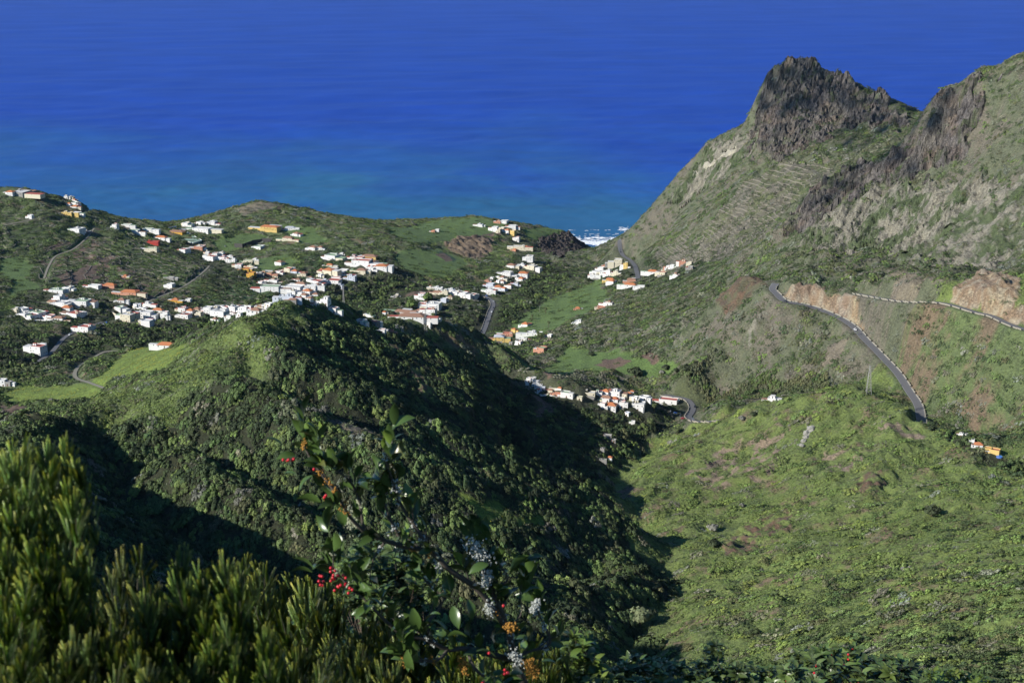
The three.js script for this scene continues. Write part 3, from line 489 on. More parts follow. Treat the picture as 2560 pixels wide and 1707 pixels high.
function vegetate() {
  const r = rng(99);
  const DARK = [0.026, 0.042, 0.015], DEEP = [0.042, 0.066, 0.023], MID = [0.075, 0.115, 0.034], LIGHT = [0.13, 0.185, 0.05], YELLOW = [0.165, 0.215, 0.05], OLIVE = [0.095, 0.105, 0.05], GREY = [0.16, 0.165, 0.125], PALE = [0.2, 0.215, 0.165];
  for (let d = 110; d < 3060; ) {
    const step = d < 900 ? 4.1 : d < 1260 ? 4.7 : d < 1500 ? 6.2 : d < 2300 ? 6 : 7.4, half = d * 0.37 + 60;
    for (let x = -half + r() * step; x < half; x += step) {
      const px = x + (r() - 0.5) * step, pz = -d + (r() - 0.5) * step, y = plain(px, pz); if (y < 6) continue;
      const cover = coverAt(px, pz), n = fbm(px / 45, pz / 45, 3, N2b), n2 = fbm(px / 110 + 40, pz / 110, 2);
      const ro = roadAt(px, pz, 15); if (ro && ro[0] < ro[2] / 2 + 4.2) continue; const hug = ro && ro[0] < ro[2] / 2 + 9.5; if (blocked(px, pz, 1.6)) continue;
      const g = gradient(px, pz), steep = Math.hypot(g[0], g[1]); if (steep > 0.7) { g[0] *= 0.7 / steep; g[1] *= 0.7 / steep; } const right = d < 1250 && px > 60 && !within('farslope', px, pz);
      let kind = null, s = 1, sy = 1, c;
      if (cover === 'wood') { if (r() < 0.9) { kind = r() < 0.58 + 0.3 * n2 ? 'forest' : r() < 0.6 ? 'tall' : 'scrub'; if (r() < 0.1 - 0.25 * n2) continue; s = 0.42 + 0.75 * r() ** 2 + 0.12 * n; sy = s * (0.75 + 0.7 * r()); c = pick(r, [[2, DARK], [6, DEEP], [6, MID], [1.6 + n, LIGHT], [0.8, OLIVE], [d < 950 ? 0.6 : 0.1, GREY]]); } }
      else if (cover === 'village') { if (r() < 0.8) { kind = r() < 0.25 ? 'forest' : r() < 0.6 ? 'tall' : 'scrub'; s = 0.6 + 0.35 * r(); sy = s * 0.8; c = pick(r, [[3, DEEP], [3, DARK], [2, MID], [1, GREY]]); } }
      else if (cover === 'reeds') { kind = 'tall'; s = 0.8; sy = 1.3 + r(); c = pick(r, [[3, OLIVE], [2, MID], [2, [0.11, 0.12, 0.06]]]); }
      else if (cover === 'orchard') { if (r() < 0.6) { kind = 'forest'; s = 0.55; sy = 0.6; c = pick(r, [[1, MID], [2, DEEP]]); } }
      else if (cover === 'meadow') { if (r() < 0.75 && n > -0.45) { kind = 'low'; sy = 0.45; c = pick(r, [[3, LIGHT], [3, YELLOW], [1.6, [0.34, 0.3, 0.03]]]); } }
      else if (cover === 'field') { if (r() < 0.14 + 0.4 * n) { kind = r() < 0.5 ? 'scrub' : 'low'; c = pick(r, [[2, MID], [2, LIGHT], [1, DEEP]]); } }
      else if (cover === 'grass') { kind = r() < 0.72 + n * 0.4 ? 'low' : 'scrub'; s = 0.9 + 0.3 * r(); c = pick(r, [[3, LIGHT], [3, MID], [2, YELLOW], [1, PALE], [1, OLIVE]]); }
      else if (cover === 'rock') { if (r() < 0.35 + n * 0.8) { kind = 'scrub'; s = 0.8; sy = 0.6; c = pick(r, [[2, DEEP], [1, OLIVE], [1, GREY]]); } }
      else if (cover === 'greyrock') { if (r() < 0.3 + n * 1.2) { kind = r() < 0.7 ? 'scrub' : 'tall'; s = 0.7; sy = 0.6; c = pick(r, [[3, DEEP], [3, MID], [2, OLIVE], [2, GREY]]); } }
      else if (cover === 'terrace') { if (r() < 0.6 + 0.5 * n) { kind = r() < 0.3 ? 'tall' : 'scrub'; s = 0.75; sy = 0.75; c = pick(r, [[3, MID], [3, DEEP], [1, GREY], [1.5, LIGHT]]); } }
      else if (cover === 'steps') { if (r() < 0.62 + n * 0.6) { kind = 'scrub'; s = 0.6 + 0.35 * r(); sy = 0.55; c = pick(r, [[4, DEEP], [2, MID], [2, OLIVE], [1, GREY]]); } }
      else if (cover === 'brownrock') { if (r() < 0.4 + n * 0.6) { kind = r() < 0.5 ? 'low' : 'scrub'; c = pick(r, [[3, LIGHT], [2, MID], [1, OLIVE]]); } }
      else if (cover === 'dry') { if (r() < 0.2) { kind = 'scrub'; c = pick(r, [[1, OLIVE], [1, GREY]]); } }
      else if (['soil', 'crop', 'cream', 'orange', 'redearth', 'cliffbrown', 'cliffdark'].includes(cover)) { if (r() < 0.07) { kind = 'scrub'; s = 0.7; sy = 0.6; c = pick(r, [[1, DEEP], [1, MID]]); } }
      else if (right) {                                        // sunny spur: herbs and shrubs, taller and darker towards the viewer
        const near = sstep(800, 480, d + n2 * 170); if (r() < 0.1 - n * 0.15) continue;
        kind = r() < 0.06 + 0.55 * near ? 'tall' : r() < 0.3 + 0.5 * near ? 'scrub' : 'low'; if (n2 > 0.3 && n > 0 && r() < 0.35) kind = 'tall'; if (n < -0.25 && r() < 0.7) kind = 'low'; s = 0.55 + 0.6 * r() ** 1.6; sy = s * (0.65 + 0.6 * r());
        c = pick(r, [[0.3 + 2.6 * near, DEEP], [2 + near, MID], [5 - 2.2 * near, LIGHT], [2 * sstep(-0.3, 0.4, n) * (1 - near * 0.6), YELLOW], [1 + near, OLIVE], [0.5 + 1.2 * near * sstep(0, 0.4, n2), GREY], [0.12, PALE]]);
      } else if (d < 1260 && !within('farslope', px, pz)) { if (r() < 0.15) continue; kind = r() < 0.3 ? 'tall' : 'scrub'; c = pick(r, [[3, DEEP], [3, MID], [2, LIGHT], [1, OLIVE], [0.6, GREY]]); }
      else {                                                   // far slopes
        if (r() < (px > 0 ? 0.08 : 0.2) - n * 0.5) continue; const hill = d > 2280 && px < -120 ? 1 : 0;
        kind = r() < 0.3 + 0.3 * n2 ? 'tall' : 'scrub'; s = 0.75 + 0.45 * r(); if (steep > 0.9) s *= 0.72; sy = s * (0.7 + 0.4 * r());
        c = pick(r, [[(px > 0 ? 4 : 2.2) + n2 * 2, DEEP], [4, MID], [px > 0 ? 1.4 : 2.8, LIGHT], [px > 0 ? 3 : 1, OLIVE], [(px > 0 ? 2.4 : 0.7) + hill * 0.9, GREY], [0.4 + hill * 0.7, PALE], [px < 0 ? 0.4 : 0.1, DARK]]);
      }
      if (hug) { if (kind === 'forest') kind = 'scrub'; if (kind === 'tall') kind = 'scrub'; sy *= 0.6; }
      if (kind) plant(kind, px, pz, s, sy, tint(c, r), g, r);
    }
    d += step;
  }
}
function growPlants() {
  let total = 0;
  for (const k of Object.values(PLANTS)) {
    const root = new THREE.Group(); root.name = numbered(k.name); scene.add(root); tag(root, k.label, k.cat, null, 'stuff');
    k.geo.forEach((g, gi) => {
      const own = k.list.filter((_, i) => i % k.geo.length === gi), im = new THREE.InstancedMesh(g, leafMat, own.length); im.name = 'foliage'; im.castShadow = im.receiveShadow = true; im.userData.kind = 'stuff';
      const col = new Float32Array(own.length * 3); own.forEach(([m, c], i) => { im.instanceMatrix.array.set(m, i * 16); col.set(c, i * 3); });
      im.instanceColor = new THREE.InstancedBufferAttribute(col, 3); root.add(im); total += own.length;
    });
  }
  console.log('plant patches', total);
}
// ---------- roads, parapets ----------
function grainTexture(seed, size, lo, hi, f) {
  const n = createNoise2D(rng(seed)), d = new Uint8Array(size * size * 4);
  for (let j = 0; j < size; j++) for (let i = 0; i < size; i++) { const a = i / size * 6.283, b = j / size * 6.283, v = 0.5 + 0.3 * n(Math.cos(a) * f + 3 * Math.sin(b), Math.sin(a) * f + 3 * Math.cos(b)) + 0.2 * n(i / 2.3, j / 2.3), k = (j * size + i) * 4, t = Math.round(255 * clamp(lerp(lo, hi, v))); d[k] = d[k + 1] = d[k + 2] = t; d[k + 3] = 255; }
  const t = new THREE.DataTexture(d, size, size); t.wrapS = t.wrapT = THREE.RepeatWrapping; t.magFilter = THREE.LinearFilter; t.needsUpdate = true; return t;
}
const grain = grainTexture(71, 128, 0.55, 1, 4);
const asphalt = new THREE.MeshStandardMaterial({ color: lin(0.15, 0.15, 0.155), map: grain, roughness: 0.9 }), dirt = new THREE.MeshStandardMaterial({ color: lin(0.27, 0.25, 0.19), map: grain, roughness: 1 }), wallPaint = new THREE.MeshStandardMaterial({ color: lin(0.37, 0.34, 0.27), map: grain, roughness: 0.9 });
const edgePaint = new THREE.MeshStandardMaterial({ color: lin(0.28, 0.28, 0.27), roughness: 0.8 });
function ribbon(p, off0, off1, lift, step = 1) {
  const P = [], U = [], I = []; let run = 0;
  for (let i = 0; i < p.length; i += step) {
    const a = p[Math.max(0, i - 1)], b = p[Math.min(p.length - 1, i + 1)], tx = b.x - a.x, tz = b.z - a.z, l = Math.hypot(tx, tz), nx = -tz / l, nz = tx / l; if (i) run += 4 * step;
    for (const o of [off0, off1]) { P.push(p[i].x + nx * o, p[i].y + lift, p[i].z + nz * o); U.push(o / 3, run / 3); }
    const k = P.length / 3 - 2; if (k >= 2) I.push(k - 2, k - 1, k, k - 1, k + 1, k);
  }
  const g = new THREE.BufferGeometry(); g.setAttribute('position', new THREE.Float32BufferAttribute(P, 3)); g.setAttribute('uv', new THREE.Float32BufferAttribute(U, 2)); g.setIndex(I); g.computeVertexNormals(); return g;
}
const ROADTEXT = { mountain_road: 'grey asphalt mountain road curving down the sunny slope', upper_road: 'upper stretch of asphalt road across the right hillside', hamlet_road: 'asphalt road bending round the hamlet in the ravine', valley_road: 'asphalt road through the valley beside the church quarter', coast_road: 'asphalt road climbing from the beach past white houses', village_lane: 'narrow village lane below the white houses on the left', field_track: 'pale dirt track winding through the green meadow', hill_track: 'pale track along the hilltop on the left', slope_track: 'pale track climbing the terraced slope on the left', terrace_lane: 'narrow lane between the terraces' };
const blockGeo = new THREE.BoxGeometry(0.5, 1.0, 5.35), blockTop = new THREE.BoxGeometry(0.55, 0.7, 1.6);
for (const r of ROADS) {
  const paved = r.width > 4.5, g = new THREE.Group(); g.name = numbered(r.name); scene.add(g); tag(g, ROADTEXT[r.name], null, null, 'structure');
  mesh('carriageway', ribbon(r.p, -r.width / 2, r.width / 2, 0), paved ? asphalt : dirt, g);
  if (r.name === 'mountain_road') { mesh('edge_line', ribbon(r.p, r.width / 2 - 0.5, r.width / 2 - 0.25, 0.02), edgePaint, g); mesh('edge_line', ribbon(r.p, -r.width / 2 + 0.25, -r.width / 2 + 0.5, 0.02), edgePaint, g); }
}
function parapet(name, label, r, from, to, off) {
  const g = base(name, [r.p[from].x, r.p[from].y, r.p[from].z]); tag(g, label, 'wall', 'parapet walls along the roads'); let run = 0, k = 0;
  for (let i = from; i < to; i++) {
    const a = r.p[i], b = r.p[i + 1], tx = b.x - a.x, tz = b.z - a.z, l = Math.hypot(tx, tz), yaw = Math.atan2(tx, tz);
    run += l; if (run < 5.6 * k) continue; k++;
    const m = mesh('block', blockGeo, wallPaint, g), mx = a.x + (-tz / l) * off, mz = a.z + (tx / l) * off;
    m.position.set(mx - g.position.x, a.y + 0.4 - g.position.y, mz - g.position.z); m.rotation.y = yaw;
  }
}
const RD = Object.fromEntries(ROADS.map((r) => [r.name, r]));
const sideToward = (r, i) => { const a = r.p[i], b = r.p[i + 1], tx = b.x - a.x, tz = b.z - a.z, l = Math.hypot(tx, tz); return tz / l * -1; };
{
  const r1 = RD.mountain_road, n1 = r1.p.length - 1, r2 = RD.upper_road, r3 = RD.hamlet_road, r4 = RD.valley_road;
  // + offset is the left-hand side when walking along the line
  parapet('parapet_wall', 'pale block parapet along the downhill edge of the long mountain road', r1, 0, n1, 3.9);
  parapet('parapet_wall', 'pale block parapet along the upper road on the right hillside', r2, 0, r2.p.length - 1, -3.6);
  parapet('parapet_wall', 'white block parapet round the road bend beside the hamlet', r3, 0, r3.p.length - 1, 3.5);
  parapet('parapet_wall', 'white parapet on the valley road beside the church quarter', r4, 4, r4.p.length - 1, -3.7);
}
// ---------- houses: each line is u, v of the foot, width, wall height on the print; roof kind; wall colour ----------
const plaster = (c, o = {}) => new THREE.MeshStandardMaterial({ color: lin(...c), map: grain, roughness: 0.92, ...o });
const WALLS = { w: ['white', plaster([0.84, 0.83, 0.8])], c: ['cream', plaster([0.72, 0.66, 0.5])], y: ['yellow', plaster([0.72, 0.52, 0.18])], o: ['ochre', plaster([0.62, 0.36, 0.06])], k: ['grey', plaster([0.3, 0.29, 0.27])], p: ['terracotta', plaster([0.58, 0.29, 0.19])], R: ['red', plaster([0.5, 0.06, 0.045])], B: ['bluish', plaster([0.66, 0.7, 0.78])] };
const ROOFS = { f: ['flat-roofed house', plaster([0.7, 0.69, 0.65])], r: ['house with red terrace', plaster([0.46, 0.12, 0.085])], g: ['house with green terrace', plaster([0.3, 0.42, 0.26])], t: ['house with orange tiles', plaster([0.55, 0.2, 0.08])], b: ['house with brown tiles', plaster([0.34, 0.19, 0.125])], s: ['house with grey roof', plaster([0.5, 0.52, 0.55])], u: ['house with blue terrace', plaster([0.12, 0.25, 0.6])] };
const paneMat = new THREE.MeshPhysicalMaterial({ color: lin(0.03, 0.04, 0.055), roughness: 0.15 }), woodMat = plaster([0.16, 0.09, 0.05]), unitBox = new THREE.BoxGeometry(1, 1, 1);
const VILLAGE = {
  'on the far-left hilltop': `26,489,20,11tw 35,487,70,8fk 76,548,12,12fw 168,538,24,8fy 191,538,21,8fw 165,497,9,7fw 178,498,12,5fc 186,505,9,7tw 187,513,16,7gw 172,514,10,6tw 188,521,14,6tw 193,584,26,14fw 216,583,22,5fk 288,570,14,10rw`,
  'on the upper street': `370,579,24,8gw 316,567,22,6gw 334,583,26,9gw 403,599,27,7tw 383,612,26,9rR 380,626,28,5gc 505,579,42,9fw 466,566,18,10fw 478,567,10,9fw 530,563,22,9fw 500,562,16,8fw 442,584,38,5bo 499,625,24,10fp 510,627,10,8fw 459,632,19,10rw 529,654,24,16rw 538,640,12,8rw 552,640,14,9fw 557,650,20,8rw 570,655,17,6rw 574,648,12,10fw 584,655,13,6fw 518,637,9,8fw 676,580,44,16ty 720,602,25,9bc 742,591,19,9bw 725,575,22,7sw 647,624,21,9gw`,
  'left in the village centre': `597,672,16,13rw 621,658,22,8gc 637,652,9,6fw 627,670,16,6gc 631,696,15,18ro 616,679,20,8ro 650,693,12,14fk 667,690,28,10gp 700,664,19,11bw 721,682,19,14rc 737,684,16,8tB 759,690,16,8bc 698,685,12,8rw 652,711,12,8rw 684,707,21,8rw 676,728,43,14gw 690,694,13,5bc`,
  'right in the village centre': `784,627,22,11bw 801,624,13,7bw 831,651,34,15gw 854,638,8,6fw 824,667,17,6tc 824,686,32,13tc 804,679,8,8tc 893,650,32,8rw 923,648,38,8by 904,663,44,14rw 930,662,24,10bw 955,677,30,15tw 905,684,26,10bc 927,679,22,11fw 848,690,24,11fw 860,680,20,7fw 880,702,20,13fB 801,694,11,10fw 793,714,30,14rw 793,717,14,7bw 811,708,9,12fB 840,699,20,7rw 836,712,32,13rw 849,722,18,10fB 734,727,42,12fw 752,716,26,8bw 745,704,12,6bw 776,698,9,6bw 777,721,26,7fw 733,738,24,12fw 769,737,24,12tw 748,742,20,9fw 761,744,19,8bw 789,743,15,9bw 775,753,14,8bw 716,750,33,8fB 814,764,23,18fw 789,767,14,9fw 780,767,8,6bw 834,785,22,17rw 732,757,18,4bk`,
  'in the church quarter': `1055,750,17,20rw 1076,723,13,5rw 1095,726,22,8fw 1093,738,24,8bc 1113,738,15,13fc 1127,733,20,9fw 1140,738,22,9fw 1160,745,19,16fw 1182,749,21,16rw 1126,748,10,8bc 1085,776,34,20fw 1110,757,15,12fB 1059,771,26,12rw 1078,789,25,19rw 1010,786,44,7bw 1032,788,24,9bw 1053,785,26,10bw 1030,799,58,9bw 1072,819,15,15gw 1098,804,11,9fw 902,810,20,10rw 924,793,16,7gw 936,817,24,14rk 914,820,15,14fw 956,833,15,9rw 973,836,20,9rp 961,786,9,7tw 991,745,13,7fk`,
  'on the coastal ridge street': `1200,567,14,7fw 1246,559,12,7rp 1260,560,18,9fw 1238,580,15,16fw 1247,581,8,9rc 1256,577,14,10fc 1269,586,14,14tw 1281,572,18,9fw 1283,589,14,16fy 1293,604,13,13rw 1297,624,28,10fc 1287,629,12,6tp 1316,621,9,6tp 1324,655,18,18fw 1279,671,22,10bw 1306,669,14,9fw 1331,677,24,16fc 1268,692,25,13fw 1309,697,24,18tw 1303,703,15,8tw 1256,699,14,7bw 1246,708,10,8fw 1257,709,12,8bw 1230,700,9,8fw 1244,697,9,6fw 1219,707,14,7bp 1226,719,19,11fB 1225,735,19,14fw 1246,727,18,12tw 1260,729,13,11tB 1274,722,13,12bw 1290,715,12,8fB 1083,581,10,5rp 1093,579,9,6fw`,
  'beside the coast road': `1546,666,20,22fc 1565,672,12,17fy 1491,688,20,12fw 1508,690,16,14fw 1522,690,13,18fw 1482,694,14,9fw 1494,696,18,9fw 1503,676,16,8fw 1512,669,8,7rp 1528,664,14,9fk 1541,689,14,13fc 1558,673,10,8fw 1526,704,20,7ty 1529,712,17,12tw 1579,704,20,6bp 1576,719,28,9tw 1603,721,20,6fw 1633,684,24,6tw 1657,688,19,8rc 1663,676,9,10rp 1671,671,9,7fw 1681,672,11,11fw 1707,662,17,9rp 1728,674,13,9fk 1691,695,16,9rw 1725,662,9,8fc`,
  'on the green valley slope': `1248,853,23,13sy 1270,840,24,4rp 1286,829,11,6ty 1314,817,19,8tw 1299,861,13,8rw 1308,852,18,6fw 1337,839,36,5fw 1375,844,12,8fw 1446,811,19,8fw 1355,883,24,16gp 1445,775,11,5tp 1521,764,22,8rw 1504,772,18,5rp 1278,862,10,5fk 1931,1005,22,9fw`,
  'just above the hamlet': `1323,957,13,13fw 1335,952,11,8fw 1341,958,17,7fw 1343,966,12,9fw 1350,970,14,6fw 1357,977,12,8fB 1377,984,14,11bc 1385,978,23,8fc 1393,991,18,6rp 1400,977,11,5tw 1414,995,23,16gw 1450,1001,14,7gc`,
  'in the road-bend hamlet': `1470,990,34,7fc 1497,990,18,9gw 1516,988,22,11tw 1539,993,28,16fw 1558,989,12,6tw 1573,991,14,6tw 1581,985,8,5tw 1515,1001,26,7bw 1537,1003,14,6tc 1551,1001,24,8fw 1556,1020,14,18rw 1508,1022,14,17rw 1529,1028,26,18tw 1515,1005,18,5rw 1588,1001,15,9fw 1597,1028,32,22fw 1605,1031,12,16fw 1612,1001,22,9fw 1621,1005,18,7fw 1569,1042,13,12uw 1672,1011,44,13rw 1583,1062,10,8fw`,
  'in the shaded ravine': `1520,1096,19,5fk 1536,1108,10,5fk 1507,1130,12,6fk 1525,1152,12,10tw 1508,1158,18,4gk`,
  'at the far right edge': `2404,1094,11,6fw 2416,1096,9,5fw 2433,1110,8,6fw 2447,1121,18,9tw 2471,1131,16,7ry 2489,1139,24,14ry`,
  'on the lower left slope': `38,781,18,8fc 57,783,24,13fw 60,793,21,9fw 83,796,24,10rw 97,793,30,13gw 125,797,20,8rw 146,801,24,6bw 143,733,34,9gw 172,727,18,9fw 148,754,24,16fw 156,768,28,13fw 131,760,24,6bc 206,768,34,18gw 167,777,22,9tw 188,796,36,14rw 236,721,28,8fw 275,721,28,10tp 214,831,30,16rw 96,888,34,26rw 6,966,18,18fw 22,966,16,12fk 416,870,40,8tw`,
  'in the peak row': `325,737,40,8tp 427,720,17,12fw 313,694,10,4tp 427,698,17,3fk 304,757,17,8bw 300,782,23,16gw 320,805,32,22fc 340,772,12,14fw 349,766,7,7fB 371,770,21,12fw 357,778,14,10fw 344,797,18,18fB 368,797,27,20fw 368,818,25,19fw 395,781,25,7tw 396,793,12,12fc 415,800,12,26rw 439,757,20,8to 471,756,12,9fw 457,779,20,10rw 476,784,17,9tw 493,780,20,8bc 463,797,27,12rw 498,791,14,12fc 521,785,20,20fw 537,777,16,9fw 554,794,33,18fw 538,810,14,16bw 565,777,20,11rw 584,781,23,17fw 573,799,12,11fw 581,788,13,7rw 599,777,12,12fw 612,779,20,13fw 626,776,12,13fw 600,792,11,10fw 640,785,22,11bw 652,774,17,8bc 673,768,16,8fw 664,772,18,6fw`,
};
const NTH = ['leftmost', 'second from left', 'third from left', 'fourth from left', 'fifth from left', 'sixth from left', 'seventh from left', 'eighth from left', 'ninth from left', 'tenth from left', 'eleventh from left', 'twelfth from left', 'thirteenth from left', 'fourteenth from left', 'fifteenth from left', 'sixteenth from left', 'seventeenth from left', 'eighteenth from left', 'nineteenth from left', 'twentieth from left', 'twenty-first from left', 'twenty-second from left'];
const hipGeo = new Map();
function hipRoof(w, d, rise) {
  const o = 0.35, W = w / 2 + o, D = d / 2 + o, r = Math.max(0.2, W - D * 0.9), t = 0.22, top = [[-r, rise, 0], [r, rise, 0]], e = [[-W, 0, D], [W, 0, D], [W, 0, -D], [-W, 0, -D]], P = [], q = (a, b, c) => P.push(...a, ...b, ...c);
  q(e[0], e[1], top[1]); q(e[0], top[1], top[0]); q(e[2], e[3], top[0]); q(e[2], top[0], top[1]); q(e[1], e[2], top[1]); q(e[3], e[0], top[0]);
  for (let i = 0; i < 4; i++) { const a = e[i], b = e[(i + 1) % 4], a2 = [a[0], -t, a[2]], b2 = [b[0], -t, b[2]]; q(a, a2, b2); q(a, b2, b); }
  q([-W, -t, D], [-W, -t, -D], [W, -t, -D]); q([-W, -t, D], [W, -t, -D], [W, -t, D]);
  const g = new THREE.BufferGeometry(); g.setAttribute('position', new THREE.Float32BufferAttribute(P, 3)); g.setAttribute('uv', new THREE.Float32BufferAttribute(P.filter((_, i) => i % 3 !== 1).map((v) => v / 2), 2)); g.computeVertexNormals(); return g;
}
const HOUSES = [];
for (const [place, txt] of Object.entries(VILLAGE)) for (const t of txt.trim().split(/\s+/)) { const m = t.match(/^(\d+),(\d+),(\d+),(\d+)(\w)(\w)$/); HOUSES.push({ place, u: +m[1], v: +m[2], w: +m[3], h: +m[4], roof: m[5], wall: m[6] }); }
HOUSES.forEach((h, i) => {
  const r = rng(500 + i), p = hit(h.u, h.v, 560) ?? new THREE.Vector3(...at(h.u, h.v, 2400)), s = p.distanceTo(camera.position) / FOCAL;
  const long = h.w / h.h > 2.6; h.yaw = long ? -0.1 - r() * 0.25 : -(0.12 + r() * 0.5); if (h.roof === 's') h.yaw = -0.05;
  const k = long ? 0.5 : 0.86; h.W = 1.14 * h.w * s / (Math.cos(h.yaw) + k * Math.sin(-h.yaw)); h.D = Math.max(h.W * k, 3.2); h.H = Math.max(h.h * s * 0.74, 2.3);
  const back = h.D / 2 + 0.5; h.x = p.x * (1 + back / -p.z); h.z = p.z - back; h.y = p.y; h.s = s;
  KEEPOUT.push([h.x, h.z + 2.5, Math.max(h.W, h.D) / 2 + 0.6]);
});
{
  const kinds = new Map();
  for (const h of HOUSES) { h.kind = h.wall + h.roof; const k = h.place + h.kind; (kinds.get(k) ?? kinds.set(k, []).get(k)).push(h); }
  for (const list of kinds.values()) { list.sort((a, b) => a.u - b.u || a.v - b.v); list.forEach((h, i) => { const look = `${WALLS[h.wall][0]} ${ROOFS[h.roof][0]}`; h.label = list.length === 1 ? `the only ${look} ${h.place}` : `${look}, ${NTH[i]} of such ${h.place}`; }); }
}
HOUSES.forEach((h, i) => {
  const r = rng(900 + i), g = base(h.roof === 't' && h.wall === 'p' ? 'cottage' : 'house', [h.x, h.y, h.z], h.yaw); tag(g, h.label, 'house', 'houses ' + h.place);
  const part = (name, mat, x, y, z, sx, sy, sz, parent = g) => { const m = mesh(name, unitBox, mat, parent); m.position.set(x, y, z); m.scale.set(sx, sy, sz); return m; };
  const wm = WALLS[h.wall][1], rm = ROOFS[h.roof][1], { W, D, H } = h, below = 4.5;
  part('wall', wm, 0, (H - below) / 2, 0, W, H + below, D);
  if ('tbs'.includes(h.roof)) { const m = mesh('roof', hipRoof(W, D, Math.min(D * 0.3, 2.2)), rm, g); m.position.y = H + 0.24; }
  else {
    part('roof', rm, 0, H + 0.04, 0, W - 0.5, 0.1, D - 0.5);
    const ph = 0.75, pt = 0.3, ps = []; for (const [x, z, sx, sz] of [[0, D / 2 - pt / 2, W, pt], [0, -D / 2 + pt / 2, W, pt], [W / 2 - pt / 2, 0, pt, D - 2 * pt], [-W / 2 + pt / 2, 0, pt, D - 2 * pt]]) { const b = new THREE.BoxGeometry(sx, ph, sz); b.translate(x, H + ph / 2, z); ps.push(b); }
    mesh('parapet', mergeGeometries(ps), wm, g);
    if (W > 6.5 && D > 5 && r() < 0.6) { const rw = 2.2 + r() * 2, rd = 2.2 + r() * 1.5, x = (r() - 0.5) * (W - rw - 1), z = -(r() * 0.5) * (D - rd - 1); const room = part('roof_room', r() < 0.7 ? wm : WALLS.c[1], x, H + 1.2, z, rw, 2.3, rd); part('roof_slab', rm, x, H + 2.42, z, rw + 0.3, 0.16, rd + 0.3); part('doorway', paneMat, x, H + 1.05, z + rd / 2 + 0.03, 0.8, 1.9, 0.05); }
    if (r() < 0.3) { const m = mesh('water_tank', new THREE.CylinderGeometry(0.5, 0.5, 1.1, 10), WALLS.k[1], g); m.position.set((r() - 0.5) * W * 0.6, H + 0.62, (r() - 0.5) * D * 0.5); }
  }
  // lean-to blocks and yard walls that step down with the ground
  const annexes = W > 4.5 ? 2 + (r() < 0.5 ? 1 : 0) : r() < 0.7 ? 1 : 0;
  for (let a = 0; a < annexes; a++) {
    const aw = W * (0.4 + 0.4 * r()), ad = D * (0.45 + 0.35 * r()), ah = H * (0.45 + 0.6 * r()), dy = (r() - 0.6) * 1.6, sd = a === 0 ? -1 : a === 2 ? 1 : 0, x = sd ? sd * (W / 2 + aw / 2 - 0.05) : (r() - 0.5) * W * 0.5, z = sd ? (r() - 0.4) * D * 0.4 : -(D / 2 + ad / 2 - 0.05), am = r() < 0.75 ? wm : r() < 0.5 ? WALLS.c[1] : WALLS.w[1], ar = r() < 0.5 ? ROOFS.f[1] : r() < 0.5 ? ROOFS.r[1] : r() < 0.6 ? ROOFS.b[1] : ROOFS.g[1];
    const an = part('annex', am, x, (ah - below) / 2 + dy, z, aw, ah + below, ad); part('annex_roof', ar, x, ah + dy + 0.08, z, aw + 0.15, 0.16, ad + 0.15);
    if (r() < 0.7) part('window', paneMat, x, ah * 0.55 + dy, z + ad / 2 + 0.03, 0.8, 0.9, 0.08);
  }
  if (r() < 0.45) { const yl = W * (0.6 + 0.5 * r()), yz = D / 2 + 1.4 + r() * 1.6; part('yard_wall', r() < 0.6 ? wm : WALLS.k[1], (r() - 0.5) * W * 0.4, -1.1, yz, yl, 3.4, 0.3); }
  const floors = Math.max(1, Math.round(H / 3)), fh = H / floors;
  for (let f = 0; f < floors; f++) for (const side of [0, 1]) {
    const span = side ? D : W, n = Math.max(1, Math.min(6, Math.floor(span / 3)));
    for (let k = 0; k < n; k++) {
      if (r() < 0.45) continue; const t = (k + 0.5) / n - 0.5 + (r() - 0.5) * 0.06, door = f === 0 && k === Math.floor(n / 2) && !side, ww = door ? 1.1 : 0.75 + r() * 0.45, wh = Math.min(fh * 0.72, door ? 2 : 1), y = f * fh + (door ? wh / 2 + 0.05 : fh * 0.55);
      if (side) part('window', paneMat, W / 2 + 0.03, y, -t * span, 0.08, wh, ww); else part(door ? 'door' : 'window', door ? woodMat : paneMat, t * span, y, D / 2 + 0.03, ww, wh, 0.08);
    }
  }
  if (H > 5.2 && r() < 0.4) { part('balcony', wm, 0, fh * (floors - 1) + 0.1, D / 2 + 0.6, W * 0.6, 0.2, 1.2); part('railing', wm, 0, fh * (floors - 1) + 0.6, D / 2 + 1.15, W * 0.6, 0.8, 0.12); }
});
console.log('houses', HOUSES.length);
